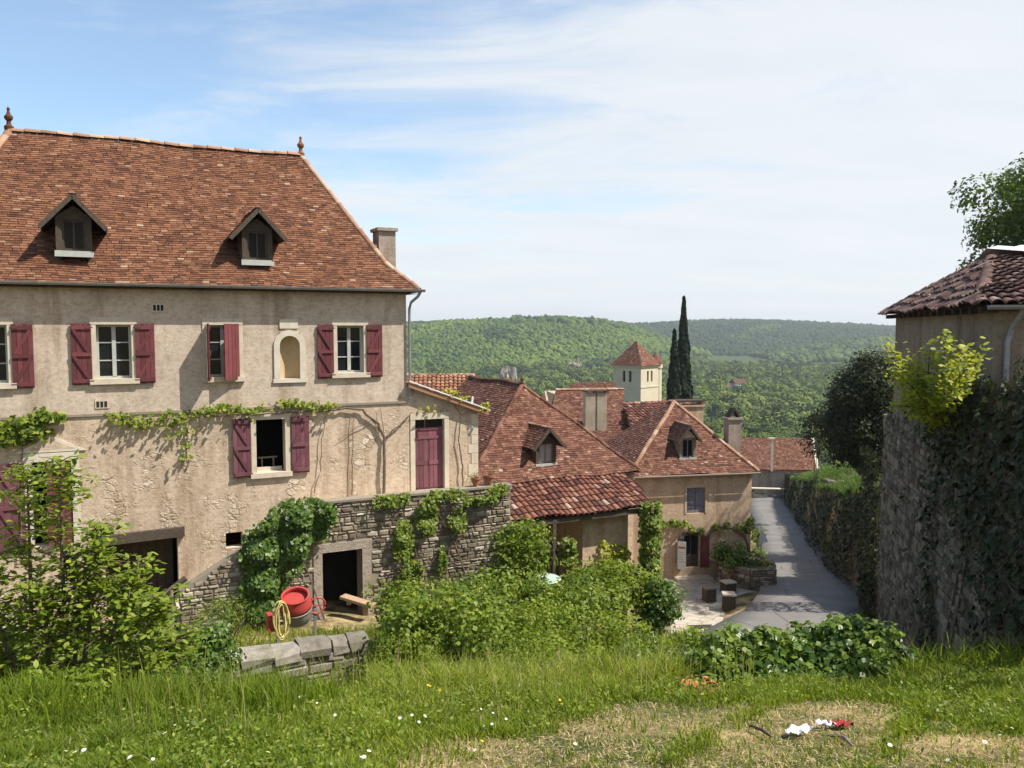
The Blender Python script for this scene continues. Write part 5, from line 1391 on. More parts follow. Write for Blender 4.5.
# ivy on the big wall
pa_, pb_ = Vector((9.3,20.6,0)), Vector((6.3,9.62,0)); u = (pb_-pa_); LB = u.length; u.normalize(); n = Vector((u.y,-u.x,0)); n = n if n.x < 0 else -n
P0 = Vector((9.3,20.6,-8.9)) + n*.05
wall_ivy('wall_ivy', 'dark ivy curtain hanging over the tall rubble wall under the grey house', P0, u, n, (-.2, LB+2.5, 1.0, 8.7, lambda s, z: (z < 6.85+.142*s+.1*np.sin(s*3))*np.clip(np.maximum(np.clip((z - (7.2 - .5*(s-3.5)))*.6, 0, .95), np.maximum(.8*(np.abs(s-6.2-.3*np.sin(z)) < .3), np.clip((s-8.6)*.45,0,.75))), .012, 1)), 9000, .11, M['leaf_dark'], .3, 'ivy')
P0 = Vector((12.75,28.4,-10.6))
wall_ivy('corner_ivy', 'strip of dark ivy down the far corner of the tall wall', P0 + Vector((-.1,-.1,0)), Vector((.25,.96,0)), Vector((-.96,.25,0)), (-.3, 2.2, .2, 6.2, lambda s, z: np.ones_like(s)*np.clip(.4+z*.1,0,.9)), 2600, .17, M['leaf_dark'], .4, 'ivy')
pa_ = Vector((13.2,30.4,-11.0)); u = (Vector((26.2,79.0,0))-Vector((13.2,30.4,0))).normalized(); n = Vector((-u.y,u.x,0))
rwt = lambda s: np.interp(s, [0,8,18.3,33.9,50.5], [5.4,3.75,1.4,-.5,-3.0])
rwb = lambda s: np.interp(s, [-2,0,8,18.3,33.9,50.5], [.3,-.1,-1.6,-3.2,-4.8,-6.5])
wall_ivy('bank_creeper', 'dark creeper and weeds draped over the roadside wall along the street', pa_, u, n, (.5, 49, -6.5, 5.5, lambda s, z: (z < rwt(s)-.15+.15*np.sin(s*2.1))*(z > rwb(s))*np.clip(.12 + .85*(np.sin(s*.55+1.3)+.4*np.sin(s*1.7) > -.1)*np.clip((z-rwb(s))/2.2, .1, 1), 0, 1)), 8500, .2, M['leaf_dark'], .35, 'creeper', lean=lambda s, z: .3*(z-rwb(s)))

# golden shrub on the wall top
sh = at(938, 418, 14.9)
GS = empty('golden_shrub', (sh.x+.05, sh.y+.1, sh.z-.15), 0, 'bright yellow green shrub sprouting from the top of the tall wall', 'shrub')
mb = MB(); P = []; 
for (px, py, Y) in ((898,348,21.5),(912,360,21.5),(955,336,21),(938,350,21.3),(972,352,20.6),(990,347,20.3),(960,372,21),(925,375,21.5),(905,372,22),(945,380,21.2),(980,365,20.6),(915,395,21.8),(950,400,21.2),(935,398,21.4),(968,388,20.9),(905,405,22)):
    e = at(px, py, min(15.2, 3.67/((px-512)/F-.273)*.975)*.85 + rng.uniform(-.35,0)) - GS.location; e.x -= .12; s = Vector((rng.normal()*.1-.05, rng.normal()*.25, 0)); mid = s.lerp(e, .55) + Vector((0,0,.12))
    mb.tube([s, mid, e], [.02,.013,.004], 5)
    for t in np.linspace(.2, 1.0, 18):
        b = (s.lerp(mid, t*2) if t < .5 else mid.lerp(e, t*2-1)); P.append(np.array(b) + rng.normal(size=(11,3))*.12*(1.15-.5*t))
P = np.vstack(P); leaf_mesh('foliage', P, np.array([0,-.2,.9]) + rng.normal(size=P.shape)*.4, .095, M['leaf_gold'], GS, 'oval'); mb.build('stem', M['stem'], GS)
# ------------------------------------------------------------------ trees
def cypress(name, label, px, ytop, Y, base_z, wpx):
    tp_ = at(px, ytop, Y); h = tp_.z - base_z; rad = wpx/F*Y/2
    root = empty(name, (tp_.x, Y, base_z), 0, label, 'cypress')
    n = 9000; t = rng.random(n)**1.25; prof = np.where(t < .12, .75+t*2.0, np.clip((1-t)/.88, 0, 1)**.75)*rad*(1+.1*np.sin(t*40+rng.random(n)))
    an = rng.uniform(0, 2*np.pi, n); lump = 1 + .16*np.sin(an*5+t*23)
    r_ = prof*lump*(.72+.3*rng.random(n))
    P = np.stack([r_*np.cos(an), r_*np.sin(an), t*h], 1)
    N = np.stack([np.cos(an), np.sin(an), np.full(n,.25)], 1) + rng.normal(size=(n,3))*.35
    T = np.stack([np.cos(an)*.15, np.sin(an)*.15, np.ones(n)], 1) + rng.normal(size=(n,3))*.2
    leaf_mesh('crown', P, N, .75, M['cypress'], root, 'diamond', T=T)
    mb = MB(); mb.tube([(0,0,-1),(0,0,h*.5),(0,0,h*.93)], [.3,.2,.05], 8); mb.build('trunk', M['bark'], root)
cypress('cypress_tree', 'tall slender dark cypress with a needle top behind the cream house', 684, 298, 120, -16, 21)
cypress('cypress_tree', 'shorter dark cypress pressed against the left of the taller one', 674.5, 331, 116, -16, 17)
b_ = at(858, 470, 46)
tree('evergreen_tree', 'dark bushy evergreen between the street wall and the grey house', (b_.x+.4, 46, gz(b_.x+.4, 46)), 5.5, (0,0,4.0), (2.3,2.0,3.5), 150, .95, 260, .19, M['leaf_dark'], .2, 'oval', 10)
b_ = at(1066, 250, 34)
tree('ash_tree', 'tall leafy tree rising behind the grey house at the right edge', (b_.x, 34, gz(b_.x, 34)), 12, (0,0,7.6), (4.1,4.0,5.2), 200, .85, 300, .18, M['leaf_tree'], .3, 'oval', 14)
for (px, py, Y, rx, rz, lab) in ((1012, 150, 34, .5, .4, ''),): pass

# sapling at lower left
sp_ = at(70, 700, 8.8)
SA = empty('young_tree', (sp_.x, sp_.y, gz(sp_.x, sp_.y)), 0, 'young tree with bright spring leaves in tiers in front of the farmhouse', 'young tree')
mb = MB(); P = []; N = []; o_ = SA.location
stems = [[(72,700),(66,640),(62,560),(61,500),(60,462)], [(60,700),(32,640),(30,560),(28,500),(27,468)], [(85,700),(110,640),(125,600),(138,570)], [(60,700),(10,660),(-10,600),(-15,560)], [(78,700),(90,620),(96,560),(98,530)], [(95,700),(150,660),(180,640)], [(50,700),(48,650),(45,610),(40,585)], [(40,705),(8,690),(-12,640)], [(90,705),(130,680),(150,625),(160,600)], [(60,705),(75,660),(80,600),(76,560)]]
for si, s in enumerate(stems):
    Yb = 8.8 + rng.uniform(-.45,.45) ; pts = [at(px, py, 8.8 + (Yb-8.8)*i/3) - o_ for i, (px, py) in enumerate(s)]; pts[0].z = min(pts[0].z, 0)
    mb.tube(pts, [.03,.024,.018,.01,.005][:len(pts)], 6)
    nb_ = 50
    for k in range(nb_):
        t = (.28 + .72*k/(nb_-1))*(len(pts)-1); i = min(int(t), len(pts)-2); c = pts[i].lerp(pts[i+1], t-i)
        L_ = rng.uniform(.18,.5)*(1.1 - .55*k/nb_); an = rng.uniform(0, 2*math.pi)
        e = c + Vector((math.cos(an)*L_, math.sin(an)*L_, rng.uniform(-.05,.14)))
        mb.tube([c, c.lerp(e,.5)+Vector((0,0,.03)), e], [.007,.005,.003], 4)
        for j in range(17):
            b = c.lerp(e, .15 + .95*j/16); P.append(np.array(b) + rng.normal(size=3)*np.array([.07,.07,.03])); N.append(np.array([0,0,1.0]) + rng.normal(size=3)*.38)
leaf_mesh('crown', np.array(P), np.array(N), .085, M['leaf_sap'], SA, 'oval', curl=.4); mb.build('trunk', M['stem'], SA)

# ------------------------------------------------------------------ shrubs and hedges
def bat(px, py, Y): p = at(px, py, Y); return (p.x, p.y, p.z)
def shrub(name, label, cat, px, py, Y, wpx, hpx, K, r, per, leaf, mat, shape='oval', depth=None, flat=.8):
    c = bat(px, py, Y); rx = wpx/F*Y/2; rz = hpx/F*Y/2
    g0 = gz(c[0], c[1]); b = min(c[2]-rz, g0 + .1)
    b = g0
    cz = c[2]
    return bush(name, label, cat, (c[0], c[1], cz), (rx, depth or rx*.8, rz), K, r, per, leaf, mat, shape, base=b, flat=flat)
shrub('lilac_bush', 'tall leafy bush between the terrace corner and the porch', 'bush', 518, 560, 22.5, 70, 118, 46, .48, 330, .13, M['leaf_bush'])
shrub('bramble_bush', 'broad bramble thicket in the middle of the slope below the terrace', 'bush', 460, 624, 12.4, 170, 66, 90, .3, 800, .075, M['leaf_bush'], 'ivy')
shrub('nettle_bush', 'loose light green weeds in front of the bramble thicket', 'bush', 575, 640, 11.8, 170, 64, 90, .25, 1000, .062, M['leaf_sap'], 'oval')
shrub('holm_bush', 'small olive green tree crown at the end of the roadside wall', 'tree', 817, 432, 62, 30, 50, 30, .6, 130, .22, M['leaf_dark'])
shrub('willow_sprout', 'fresh light sprouts at the left end of the ivy hedge', 'weeds', 700, 655, 9.7, 56, 44, 30, .17, 1300, .06, M['leaf_sap'])
shrub('thistle_clump', 'tall pale weeds standing on the crest between grass and brambles', 'weeds', 400, 660, 9.4, 110, 52, 50, .15, 1500, .05, M['leaf_sap'], 'narrow')
shrub('dock_clump', 'dark broad leaved plants on the crest left of the ivy hedge', 'weeds', 650, 660, 9.4, 96, 52, 50, .17, 1400, .06, M['leaf_hedge'], 'narrow')
shrub('cow_parsley', 'loose light weeds at the crest in the middle of the meadow edge', 'weeds', 530, 660, 9.5, 120, 48, 50, .15, 1400, .045, M['leaf_bush'], 'narrow')
shrub('comfrey_clump', 'lush leafy plants in the grass below the young tree', 'plants', 60, 700, 8.0, 150, 56, 60, .16, 1500, .06, M['leaf_sap'], 'oval')
shrub('burdock_clump', 'darker leafy plants in the long grass left of the low wall', 'plants', 190, 694, 8.3, 90, 44, 44, .15, 1400, .055, M['leaf_hedge'], 'oval')
shrub('ivy_mound', 'ivy covered wall end with bare stems right of the low stone wall', 'ivy', 405, 637, 13.2, 96, 46, 36, .26, 1000, .085, M['leaf_ivy'], 'ivy')
shrub('elder_bush', 'light green bush at the foot of the terrace wall right of the plank', 'bush', 430, 600, 17.5, 130, 36, 34, .38, 480, .11, M['leaf_bush'])
shrub('hazel_bush', 'shrub with fine leaves on the slope below the porch', 'bush', 520, 600, 15.5, 170, 46, 60, .34, 620, .09, M['leaf_bush'])
shrub('laurel_bush', 'dark rounded bush with pale blossom beside the paved yard', 'bush', 660, 604, 26.5, 34, 56, 38, .42, 480, .13, M['leaf_ivy'])
shrub('honeysuckle_bush', 'yellow green shrub crowning the pergola in front of the porch', 'bush', 618, 582, 27, 92, 36, 46, .45, 420, .13, M['leaf_sap'])
shrub('garden_bush', 'low mixed green shrub before the pergola piers', 'bush', 585, 600, 20, 80, 44, 44, .4, 460, .11, M['leaf_bush'])
shrub('box_bush', 'dark leafy shrub on the bank behind the young tree', 'bush', 190, 655, 10.6, 110, 52, 44, .24, 1000, .075, M['leaf_ivy'])
shrub('dogwood_bush', 'leafy shrub at the left edge under the young tree', 'bush', 20, 660, 9.6, 150, 80, 50, .26, 900, .08, M['leaf_bush'])
shrub('spindle_bush', 'light shrub below the basement opening behind the bank', 'bush', 110, 640, 11.2, 140, 70, 50, .28, 800, .085, M['leaf_bush'])
shrub('fern_clump', 'green plants along the foot of the stair wall', 'plants', 225, 612, 17.6, 70, 26, 26, .26, 700, .1, M['leaf_bush'], 'narrow')
shrub('planter_bush', 'leafy shrub growing in the dry stone planter', 'bush', 733, 556, 37.5, 44, 24, 26, .42, 380, .14, M['leaf_ivy'])
shrub('verge_bush', 'green weeds spilling over the planter onto the street edge', 'bush', 762, 580, 37, 14, 46, 18, .4, 340, .15, M['leaf_bush'])
shrub('corner_weed', 'tuft of weeds at the cream house corner beside the street', 'weeds', 757, 548, 41, 9, 60, 14, .36, 340, .16, M['leaf_bush'])
# pergola under the honeysuckle
pp = at(640, 600, 26.5); zg = gz(pp.x, pp.y)
PG = empty('pergola', (pp.x, pp.y, zg), A1, 'timber pergola on stone piers under yellow green creeper', 'pergola')
hg = at(640, 592, 26.5).z - zg
mb = MB(); 
for x in (-2.2, .9): mb = MB(); mb.box(x-.22,x+.22,-.2,.2,-.3,hg*.98); mb.build('pier', M['lime'], PG)
mb = MB(); mb.bar((-2.5,0,hg+.06),(1.2,0,hg+.06),.14,.14); mb.bar((-2.5,1.6,hg+.06),(1.2,1.6,hg+.06),.14,.14)
for k in range(7): mb.bar((-2.3+k*.55,-.3,hg+.18),(-2.3+k*.55,1.9,hg+.18),.09,.09)
for x in (-2.2,.9): mb.bar((x,1.6,-.3),(x,1.6,hg),.14,.14)
mb.build('beam', M['wood_dark'], PG)

# ivy hedge on the crest at right
root_c = (3.05, 9.0)
HG = empty('ivy_hedge', (root_c[0], root_c[1], gz(*root_c)), 0, 'glossy dark ivy hedge along the crest above the street', 'hedge')
cl = []
hp_x, hp_t = (680,692,705,720,740,760,785,810,832,855,875,893,910,918), (668,656,646,640,632,631,633,627,621,617,625,637,656,680)
for px in np.arange(682, 916, 8.0):
    for k in range(9):
        t = k/8; py = np.interp(px, hp_x, hp_t)*(1-t) + 698*t + rng.normal()*2.5; Y = 9.15 - .75*t + rng.normal()*.1
        cl.append((np.array(at(px + rng.normal()*3, py + 8, Y)) - np.array(HG.location), .15*rng.uniform(.75,1.3)))
P, N, rn = clump_pts(cl, 3300, .5, .5); leaf_mesh('foliage', P, N, .078, M['leaf_hedge'], HG, 'ivy', rnd=rn)
mb = MB()
for k in range(14): c = Vector(cl[rng.integers(len(cl))][0]); mb.tube([(c.x+rng.normal()*.1, c.y, -.3), (c.x, c.y, c.z*.5), c], [.02,.015,.006], 5)
mb.build('stem', M['stem'], HG)

# ------------------------------------------------------------------ grass
def grass(name, X, Y, H_, W_, mat, rnd, bend=.5, zoff=-.02, parent=None, lean=None):
    n = len(X); Z = ground_z(X, Y) + zoff + (np.hypot(X, Y) < 30)*.03*wob(X, Y, .5)
    an = rng.uniform(0, 2*np.pi, n); dx, dy = np.cos(an), np.sin(an)
    b = rng.uniform(.1, 1, n)*bend*H_; bx, by = rng.normal(size=n), rng.normal(size=n); bl = np.hypot(bx, by)+1e-6; bx, by = bx/bl*b, by/bl*b
    V = np.empty((n, 6, 3)); 
    for i, (t, s) in enumerate(((0,1),(0,-1),(.55,-.8),(.55,.8))):
        V[:, [0,1,2,3][i], :] = np.stack([X + dx*W_*s + bx*t*t, Y + dy*W_*s + by*t*t, Z + H_*t], 1)
    q1 = V[:, [0,1,2,3], :]
    tip = np.stack([X+bx, Y+by, Z+H_*(1-.25*bend)], 1)
    t1 = V[:, 3, :]; t2 = V[:, 2, :]
    q2 = np.stack([t1, t2, tip + np.stack([-dx,-dy,dx*0],1)*W_[:,None]*.12, tip + np.stack([dx,dy,dx*0],1)*W_[:,None]*.12], 1)
    q2 = q2[:, [0,1,2,3], :]
    VV = np.concatenate([q1, q2], 0).reshape(-1, 3)
    return np_mesh(name, VV, 4, 2*n, mat, np.concatenate([rnd, rnd]), parent)
def fan(n, y0, y1, p=1.0, side=.86):
    Y = y0 + (y1-y0)*rng.random(n)**p; X = (rng.random(n)*2-1)*side*Y; return X, Y
def dry(X, Y):
    px = 512 + F*X/Y
    c = sst((px-430)/200)*sst((7.7-Y)/.9)*(.35+.65*sst((930-px)/120))
    c = np.maximum(c, sst((px-330)/120)*sst((6.35-Y)/.4))
    nz = wob(X, Y, .33, 3.0)*.6 + wob(X, Y, .9, 1.0)*.5
    return np.clip(c*1.25 + nz*1.1*np.minimum(c*3, 1), 0, 1)
TILE_XY = (1.92, 8.2)
X, Y = fan(270000, 5.0, 12.6, 1.15)
d = dry(X, Y); hx_ = 512+F*X/Y; keep = (X < wall_x(Y)-.1) & (np.hypot(X-TILE_XY[0], Y-TILE_XY[1]+.15) > .36) & ~((hx_ > 695) & (hx_ < 905) & (Y > 8.25) & (Y < 9.6)) & (rng.random(len(X)) > d*.93); X, Y = X[keep], Y[keep]; n = len(X)
px = 512 + F*X/Y
tall = sst((Y-7.2)/1.9)*np.clip(.75+.6*wob(X,Y,.55,11.0),.15,1.3)
pat = wob(X, Y, .7, 5.0)
clp = np.clip(wob(X,Y,.21,2.0)+.5*wob(X,Y,.09,5.0), -1, 1)
hgt = (.10 + .07*rng.random(n) + .05*pat + .07*clp + tall*rng.random(n)*(.26+.3*sst((230-np.abs(px-540))/90))*(.8+.45*wob(X,Y,1.3,2.0)))*(1-.35*d[keep])
hgt = np.clip(hgt*np.where((px > 210) & (px < 370) & (Y > 8.3), .45, 1), .05, .75)
rn = np.clip(rng.normal(.38, .2, n) + .16*wob(X, Y, .8, 7.0) - .22*sst((360-px)/160) + .24*sst((230-np.abs(px-540))/80)*sst((Y-7.0)/1.5), 0, .9); rn = np.where(rng.random(n) < .05, rng.uniform(.9,1,n), rn)
tag(grass('meadow_grass', X, Y, hgt, rng.uniform(.003,.0075,n)*(1+.3*(Y>8)), M['grass'], rn, .75), 'lush green meadow grass covering the slope in the foreground', 'grass', kind='stuff')
X, Y = fan(2600, 6.3, 10.6, 1.0); k = (np.abs(512+F*X/Y-430) < 330) & (wob(X, Y, .8, 4.0) > -.2) & (dry(X, Y) < .3); X, Y = X[k], Y[k]; n = len(X)
tag(grass('grass_stalks', X, Y, rng.uniform(.35,.75,n), np.full(n,.0035), M['grass'], rng.uniform(.75,.97,n), .35), 'pale tall grass stalks standing above the meadow', 'grass', kind='stuff')
X, Y = fan(105000, 5.0, 8.4, 1.1); d = dry(X, Y); keep = rng.random(len(X)) < d*.6; X, Y = X[keep], Y[keep]; n = len(X)
tag(grass('dry_grass', X, Y, rng.uniform(.02,.075,n), rng.uniform(.003,.006,n), M['straw'], rng.random(n)**1.1, 1.5), 'short straw coloured dry grass on the bare patch at lower right', 'dry grass', kind='stuff')
# broad-leaved weeds through the meadow
X, Y = fan(40000, 5.0, 10.5, 1.2); d = dry(X, Y); nz = wob(X, Y, .6, 9.0); keep = (rng.random(len(X)) > d) & (nz > -.25) & (X < wall_x(Y)-.2); X, Y = X[keep], Y[keep]; n = len(X)
P = np.stack([X, Y, ground_z(X, Y) + rng.uniform(.03,.17,n)], 1)
w_ = leaf_mesh('meadow_weeds', P, np.array([0,-.15,.9]) + rng.normal(size=P.shape)*.6, rng.uniform(.016,.046,n), M['leaf_bush'], None, 'oval'); tag(w_, 'low broad leaved weeds growing through the meadow grass', 'weeds', kind='stuff')
# tangled weeds along the crest where meadow and thicket meet
X, Y = fan(520, 7.9, 11.2, 1.0, .66); hx_ = 512+F*X/Y
k = (wob(X, Y, .5, 3.0) > -.35) & ~((hx_ > 215) & (hx_ < 365)) & ~((hx_ > 690) & (hx_ < 915)) & (X < wall_x(Y)-.4) & (dry(X, Y) < .2); X, Y = X[k], Y[k]; Z = ground_z(X, Y)
cs = []
for x, y, z in zip(X, Y, Z):
    h = rng.uniform(.12, .62)*(.6 + .5*wob(np.array(x), np.array(y), .9, 1.0)); r = rng.uniform(.07, .17)
    for t in np.arange(0, max(h, .1), .09): cs.append((np.array([x + rng.normal()*.05, y + rng.normal()*.05, z + t + .05]), r*(1.05 - .5*t/max(h, .1))))
P, N, rn = clump_pts(cs, 1500, .3, .6)
w_ = leaf_mesh('crest_weeds', P, N, rng.uniform(.025, .075, len(P)), M['leaf_bush'], None, 'narrow', rnd=rn); tag(w_, 'tangle of wild weeds along the crest of the meadow', 'weeds', kind='stuff')
# yard, bank and verge grass
def patch_grass(name, label, poly_fn, n, h, w, mat, bend=.8, rlo=.2, rhi=.8):
    X, Y = poly_fn(n); k = len(X)
    tag(grass(name, X, Y, rng.uniform(h[0], h[1], k), rng.uniform(.6, 1.1, k)*w, mat, rng.uniform(rlo, rhi, k), bend), label, 'grass', kind='stuff')
def yard_fn(n):
    X = rng.uniform(-9, 1.5, n); Y = rng.uniform(12.5, 19.5, n)
    L = [(x-Hf.o.x)*Hf.n.x + (y-Hf.o.y)*Hf.n.y for x, y in ((0,0),)]
    off = (X-Hf.o.x)*Hf.n.x + (Y-Hf.o.y)*Hf.n.y; al = (X-Hf.o.x)*Hf.d.x + (Y-Hf.o.y)*Hf.d.y
    k = (off < np.where(al > xl-.1, TY-.1, -.1)); return X[k], Y[k]
patch_grass('yard_grass', 'rough grass in the sunken yard before the farmhouse', yard_fn, 26000, (.1,.32), .011, M['grass'])
def bank_fn(n):
    Y = rng.uniform(27, 80, n)**1.0; X = wall_x(Y) + .3 + rng.random(n)**1.5*4.5; return X, Y
patch_grass('bank_grass', 'sunlit grass along the top of the roadside wall', bank_fn, 30000, (.08,.5), .02, M['leaf_ivy'], .9, .1, .9)
def verge_fn(n):
    X = rng.uniform(4, 10.5, n); Y = rng.uniform(9.2, 14, n); k = (X < wall_x(Y)-.1) & (X > .5*Y - 1.0); return X[k], Y[k]
patch_grass('tall_grass', 'tall lush grass at the foot of the big wall at right', verge_fn, 14000, (.3,.75), .009, M['grass'], .7, .2, .7)
def iris_fn(n):
    px = rng.uniform(-20, 330, n); Y = rng.normal(7.9, .55, n); k = (Y > 6.6) & (rng.random(n) < .25 + .75*(np.sin(px*.055)+.6*np.sin(px*.13+Y*3) > .1)); X = (px-512)/F*Y; return X[k], Y[k]
patch_grass('iris_leaves', 'clumps of long dark sword shaped leaves at lower left', iris_fn, 7000, (.2,.46), .0075, M['grass'], .55, .0, .42)
def kerb_fn(n):
    Y = rng.uniform(22, 100, n); s = np.where(rng.random(n) < .5, -1, 1); X = np.interp(Y, ra[:,0], ra[:,1]) + s*(np.interp(Y, ra[:,0], ra[:,3])*.5 + rng.normal(.06,.16,n)); k = (np.sin(Y*1.1+s)+.5*np.sin(Y*3.7) > -.1) & ~((s < 0) & (Y > 29.5) & (Y < 38.5)); return X[k], Y[k]
patch_grass('verge_grass', 'tufts of grass creeping over both edges of the street', kerb_fn, 9000, (.06,.3), .014, M['grass'])
def slope_fn(n):
    X = rng.uniform(-3, 9, n); Y = rng.uniform(12.5, 30, n); off = (X-Hf.o.x)*Hf.n.x + (Y-Hf.o.y)*Hf.n.y; al = (X-Hf.o.x)*Hf.d.x + (Y-Hf.o.y)*Hf.d.y
    k = (X < wall_x(Y)-.3) & ((off < TY-.3) | (al > TX+.3)) & ~((X > 4.4) & (Y > 26.5)) & (np.abs(X-np.interp(Y, ra[:,0], ra[:,1])) > 2.6); return X[k], Y[k]
patch_grass('slope_grass', 'long grass and weeds on the hidden slope between terrace and street', slope_fn, 36000, (.2,.6), .016, M['grass'])

# ------------------------------------------------------------------ flowers and litter
def flower_mesh(rad, petals, mat, stem):
    mb = MB()
    for k in range(petals):
        a = 2*math.pi*k/petals; a2 = a + 2*math.pi/petals*.8; am = (a+a2)/2
        mb.poly([(.25*rad*math.cos(a),.25*rad*math.sin(a),0),(rad*math.cos(a),rad*math.sin(a),.15*rad),(1.05*rad*math.cos(am),1.05*rad*math.sin(am),.15*rad),(rad*math.cos(a2),rad*math.sin(a2),.15*rad),(.25*rad*math.cos(a2),.25*rad*math.sin(a2),0)], 0)
    return mb
def make_flower(name, label, cat, rad, petals, pm, grp):
    root = empty(name, (0,0,0), 0, label, cat, grp)
    pb = flower_mesh(rad, petals, pm, 0).build('petals', pm, root); pb.location = (0,0,0)
    mb = MB(); mb.lathe([(.3*rad,-.002),(.32*rad,.15*rad),(.15*rad,.3*rad),(0,.32*rad)], (0,0,0), 8); mb.build('flower_centre', M['yellow'], root)
    mb = MB(); mb.tube([(0,0,-.24),(.01,0,-.1),(0,0,-.003)], .0022, 4); mb.build('stem', M['leaf_bush'], root)
    return root
def spread(root, spots):
    for i, (px, py) in enumerate(spots):
        if i == 0: r_ = root
        else:
            r_ = root.copy(); COL.objects.link(r_)
            for ch in [c for c in root.children]:
                c = ch.copy(); COL.objects.link(c); c.parent = r_
        # march along the sight line to the ground
        v = ray(px, py); Y = 4.5
        while Y < 14 and v.z*Y/v.y > gz(v.x*Y/v.y, Y) + .2: Y += .03
        p = v*(Y/v.y); r_.location = p; r_.rotation_euler = (R(random.uniform(10,40)), R(random.uniform(-20,20)), random.uniform(0,6.28)); s = random.uniform(.38,.68); r_.scale = (s,s,s)
daisy = make_flower('daisy', 'small white daisy standing in the green meadow grass', 'daisy', .023, 11, M['petal'], 'daisies in the meadow')
spread(daisy, [(354,716),(481,709),(493,713),(506,719),(492,724),(484,726),(498,712),(478,711),(412,715),(425,716),(419,722),(432,724),(400,718),(354,725),(352,723),(75,752),(66,751),(79,758),(84,750),(165,733),(175,725),(205,720),(130,757),(153,759),(188,725),(228,761),(300,697),(309,707),(335,715),(295,708),(317,703),(328,750),(268,752),(609,703),(627,752),(475,750),(364,757),(369,751),(361,757),(575,744),(517,747),(890,745),(1000,735),(960,738),(1012,728),(985,742),(925,750),(948,760),(243,744),(214,690)])
dand = make_flower('dandelion', 'small yellow dandelion in the meadow grass', 'dandelion', .02, 14, M['yellow'], 'dandelions in the meadow')
spread(dand, [(36,757),(270,764),(430,686),(428,685),(482,741),(440,690),(560,700)])
def gp(px, py, dz=0.0):
    v = ray(px, py); Y = 4.5
    while Y < 14 and v.z*Y/v.y > gz(v.x*Y/v.y, Y) + dz: Y += .02
    return v*(Y/v.y)
def rag(name, label, cat, px, py, sx, sy, mat, seed, ang=0):
    p = gp(px, py, .03); n = 16; mb = MB(); r2 = np.random.default_rng(seed)
    V = []
    for j in range(n):
        for i in range(n):
            u_, v_ = i/(n-1)-.5, j/(n-1)-.5; k = 1 - .35*abs(math.sin(7*u_+seed))*(abs(v_) > .25)
            V.append((u_*sx*k, v_*sy*(1-.3*abs(math.sin(5*v_+u_*4+seed))), .02 + .02*math.sin(9*u_+seed)*math.cos(11*v_+seed*2) + .015*r2.random()))
    mb.add(V, [(j*n+i, j*n+i+1, (j+1)*n+i+1, (j+1)*n+i) for j in range(n-1) for i in range(n-1)])
    o = mb.build(name, mat, None, True); o.location = p; o.rotation_euler = (R(-14), 0, ang); tag(o, label, cat)
rag('plastic_sheet', 'crumpled white plastic scrap on the dry grass, left of the red rag', 'plastic scrap', 799, 733, .22, .19, M['white'], 1, .5)
rag('paper_scrap', 'pale crumpled sheet touching the dark red rag', 'paper scrap', 826, 727, .16, .15, M['petal'], 2, -.3)
rag('red_cloth', 'dark red rag lying on the dry grass', 'rag', 840, 727, .17, .17, m_plain('dark_red_cloth', (.3,.03,.03), (.2,.02,.02), 20, .9, .3), 3, .2)
for i, (a, b, lab) in enumerate((((835,736),(853,749),'pale split stick nearest the red rag'), ((826,738),(848,741),'thin pale stick lying just below the red rag'), ((750,728),(772,740),'dark broken branch on the straw left of the plastic'))):
    p, q2 = gp(*a, .02), gp(*b, .02)
    bb_ = empty('broken_stick', p, 0, lab, 'stick'); mb = MB(); dd = q2 - p; mb.tube([Vector((0,0,.02)), dd*.5+Vector((.01,0,.03)), dd+Vector((0,0,.02))], [.01,.013,.007], 6); mb.build('stick_wood', M['wood_dark'] if i == 2 else M['wood_grey'], bb_)
tp_ = Vector((TILE_XY[0], TILE_XY[1], gz(*TILE_XY)+.05))
TI = empty('broken_tiles', tp_, 0, 'heap of broken orange tiles in the grass left of the ivy hedge', 'tile heap')
mb = MB()
for k in range(40):
    c = Vector((rng.normal()*.15, rng.normal()*.06, .02+.05*rng.random()-.03)); m3 = Matrix.Rotation(rng.uniform(0,6.28),3,'Z') @ Matrix.Rotation(rng.normal()*.4,3,'X')
    a, b = rng.uniform(.015,.06), rng.uniform(.012,.04); V = [c + m3 @ Vector((x,y,z)) for z in (-.008,.008) for x,y in ((-a,-b),(a*.8,-b*.7),(a,b),(-a*.6,b*.9))]
    mb.add(V, [(0,3,2,1),(4,5,6,7),(0,1,5,4),(1,2,6,5),(2,3,7,6),(3,0,4,7)])
mb.build('rubble', m_plain('orange_shards', (.45,.19,.06), (.36,.13,.05), 14, .9, .2), TI)
tp_ = gp(702, 671, .12)
rag('red_bag', 'red scrap of cloth behind the broken orange tiles', 'rag', 700, 672, .12, .1, M['red_plastic'], 5, .4)
